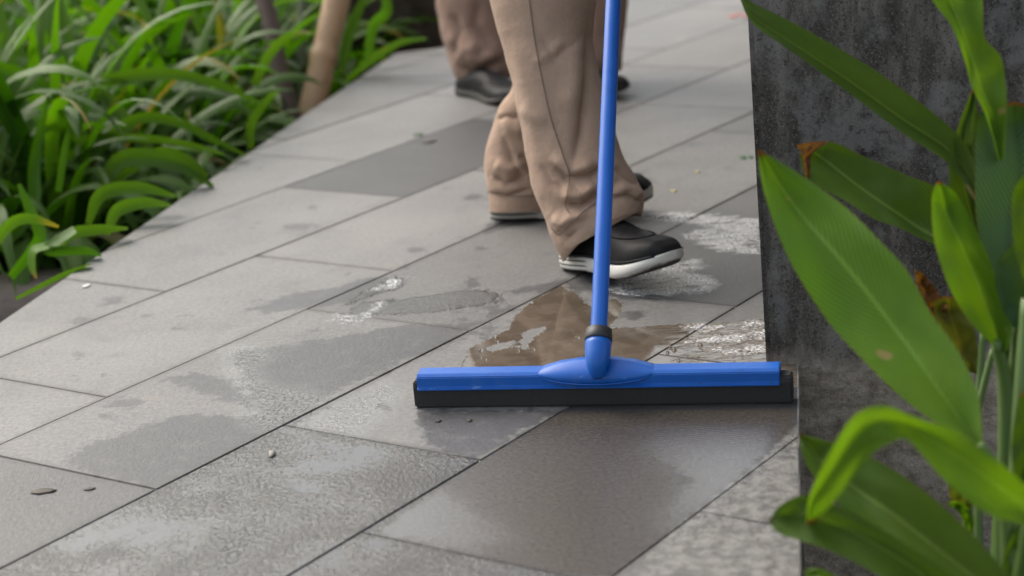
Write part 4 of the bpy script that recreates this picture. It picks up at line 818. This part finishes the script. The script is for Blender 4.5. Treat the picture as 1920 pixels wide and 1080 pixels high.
# facing the camera: his right leg is the left one in the picture
ut = upper_trousers(hip2, face2, ((cL, .1), (cK, .085)), kh2); vU = [v.co.copy() for v in ut.vertices]; fU = [tuple(p.vertices) for p in ut.polygons]
v, f = merge([(v1, f1), (v2, f2), (vU, fU)]); link('trousers', mesh('trousers', v, f), kh2, per2)
ha = at(868, 172); hb_ = at(985, 196); shoe(per2, ha, math.atan2(hb_.y-ha.y, hb_.x-ha.x), 0, .28, soled, .02, zs=.62)
hc = at(1090, 160); hd2 = at(1181, 172); shoe(per2, hc+Vector((-.08, .0, 0)), math.atan2(hd2.y-hc.y, hd2.x-hc.x), 0, .27, soled, .018, zs=.8)
figure(per2, hip2, face2, cL, cK, ha+Vector((.06, -.02, .1)), hc+Vector((.0, 0, .1)), hip2+Vector((-.3, -.12, -.02)), hip2+Vector((.3, -.12, -.02)))

# ================================================================== SMALL DEBRIS
def scrapmat(name, c, r=.6): M = MT(name); M.P(Base_Color=M.mix(M.noise(200, 3), tuple(x*.6 for x in c), c), Roughness=r); return M.m
sg = scrapmat('scrap_green', (.03, .12, .03)); sbn = scrapmat('scrap_brown', (.05, .035, .02)); sy = scrapmat('scrap_yellow', (.42, .36, .16)); spk_ = scrapmat('petal_pink', (.55, .18, .15)); spw = scrapmat('pebble_tan', (.33, .29, .25)); swh = scrapmat('petal_white', (.65, .64, .6))
def scrap(name, px, py, wpx, hpx, mat, lab, cat, thick=.0005, group=None):
    c = at(px, py); a = (at(px+wpx/2, py)-at(px-wpx/2, py)).length/2; b = (at(px, py-hpx/2)-at(px, py+hpx/2)).length/2; n = 14; vs = [Vector((0, 0, thick*2.2))]; 
    for ring, zz_ in ((.55, 1.8), (1, 1.0), (.97, .2)):
        for i in range(n):
            q = 2*math.pi*i/n; k = ring*(1+.7*mnoise.noise(Vector((math.cos(q)*1.5+px, math.sin(q)*1.5, 1)))); vs.append(Vector((a*k*math.cos(q), b*k*math.sin(q), thick*zz_*(1+.5*mnoise.noise(Vector((q, px, 2)))))))
    fs = [(0, 1+i, 1+(i+1) % n) for i in range(n)]
    for r1 in (1, 1+n):
        for i in range(n): fs.append((r1+i, r1+n+i, r1+n+(i+1) % n, r1+(i+1) % n))
    o = link(name, mesh(name, vs, fs), mat); o.location = (c.x, c.y, .0006); tag(o, lab, cat, group); return o
scrap('leaf_scrap', 1393, 296, 12, 7, sg, 'tiny green leaf scrap beside the wall, the left one of the pair', 'leaf scrap'); scrap('leaf_scrap', 1407, 295, 10, 6, sg, 'tiny green leaf scrap beside the wall, the right one of the pair', 'leaf scrap')
scrap('pebble', 510, 852, 12, 11, spw, 'small tan pebble on the wet slab in the lower left', 'pebble', .0016)
scrap('leaf_scrap', 1308, 323, 10, 4, sy, 'pale yellow scrap on the slab, farther of two right of the handle', 'leaf scrap'); scrap('leaf_scrap', 1264, 359, 12, 5, sy, 'pale yellow scrap on the slab, nearer of two right of the handle', 'leaf scrap')
for i, (x, y) in enumerate(((1372, 31), (1385, 27), (1398, 30))): scrap('petal', x, y, 15, 5, spk_, 'small pink petal lying on the far paving by the wall', 'petal', .0008, 'pink petals by the wall')
scrap('petal', 162, 537, 16, 6, swh, 'white petal on the slab near the left path edge', 'petal')
scrap('leaf_scrap', 82, 922, 46, 9, sbn, 'dark rotten leaf scrap on the lower left slab', 'leaf scrap'); scrap('leaf_scrap', 168, 918, 16, 5, sbn, 'small dark scrap right of the rotten leaf on the lower left slab', 'leaf scrap')
scrap('leaf_scrap', 822, 790, 10, 5, sbn, 'dark crumb just below the squeegee, left of the pair', 'crumb'); scrap('leaf_scrap', 881, 789, 9, 5, sbn, 'dark crumb just below the squeegee, right of the pair', 'crumb')
scrap('leaf_scrap', 784, 253, 20, 4, sg, 'green leaf scrap on the upper edge of the dark wet slab', 'leaf scrap'); scrap('leaf_scrap', 804, 266, 22, 5, sbn, 'brownish scrap on the dark wet slab', 'leaf scrap')
# soap bubbles in the puddle
M = MT('bubble_film'); M.P(Base_Color=(.9, .9, .9), Roughness=.03, Transmission_Weight=1, IOR=1.2); bub = M.m
random.seed(5)
for i in range(34):
    x = random.choice((random.uniform(900, 1090), random.uniform(1240, 1430))); y = random.uniform(625, 678); r = random.uniform(.0012, .0032)
    if i < 3: x, y, r = ((1264, 656), (1313, 648), (1405, 662))[i]+(.0034,)
    bm = bmesh.new(); bmesh.ops.create_uvsphere(bm, u_segments=14, v_segments=10, radius=r); bmesh.ops.delete(bm, geom=[v for v in bm.verts if v.co.z < -.0002], context='VERTS')
    o = link('bubble', frombm('bubble', bm), bub); p = at(x, y); o.location = (p.x, p.y, .0005); tag(o, 'tiny clear bubble floating on the brown puddle', 'bubble', 'bubbles on the puddle')
for o in list(C.objects):
    if o.parent and 'label' in o and not o['label']: del o['label']
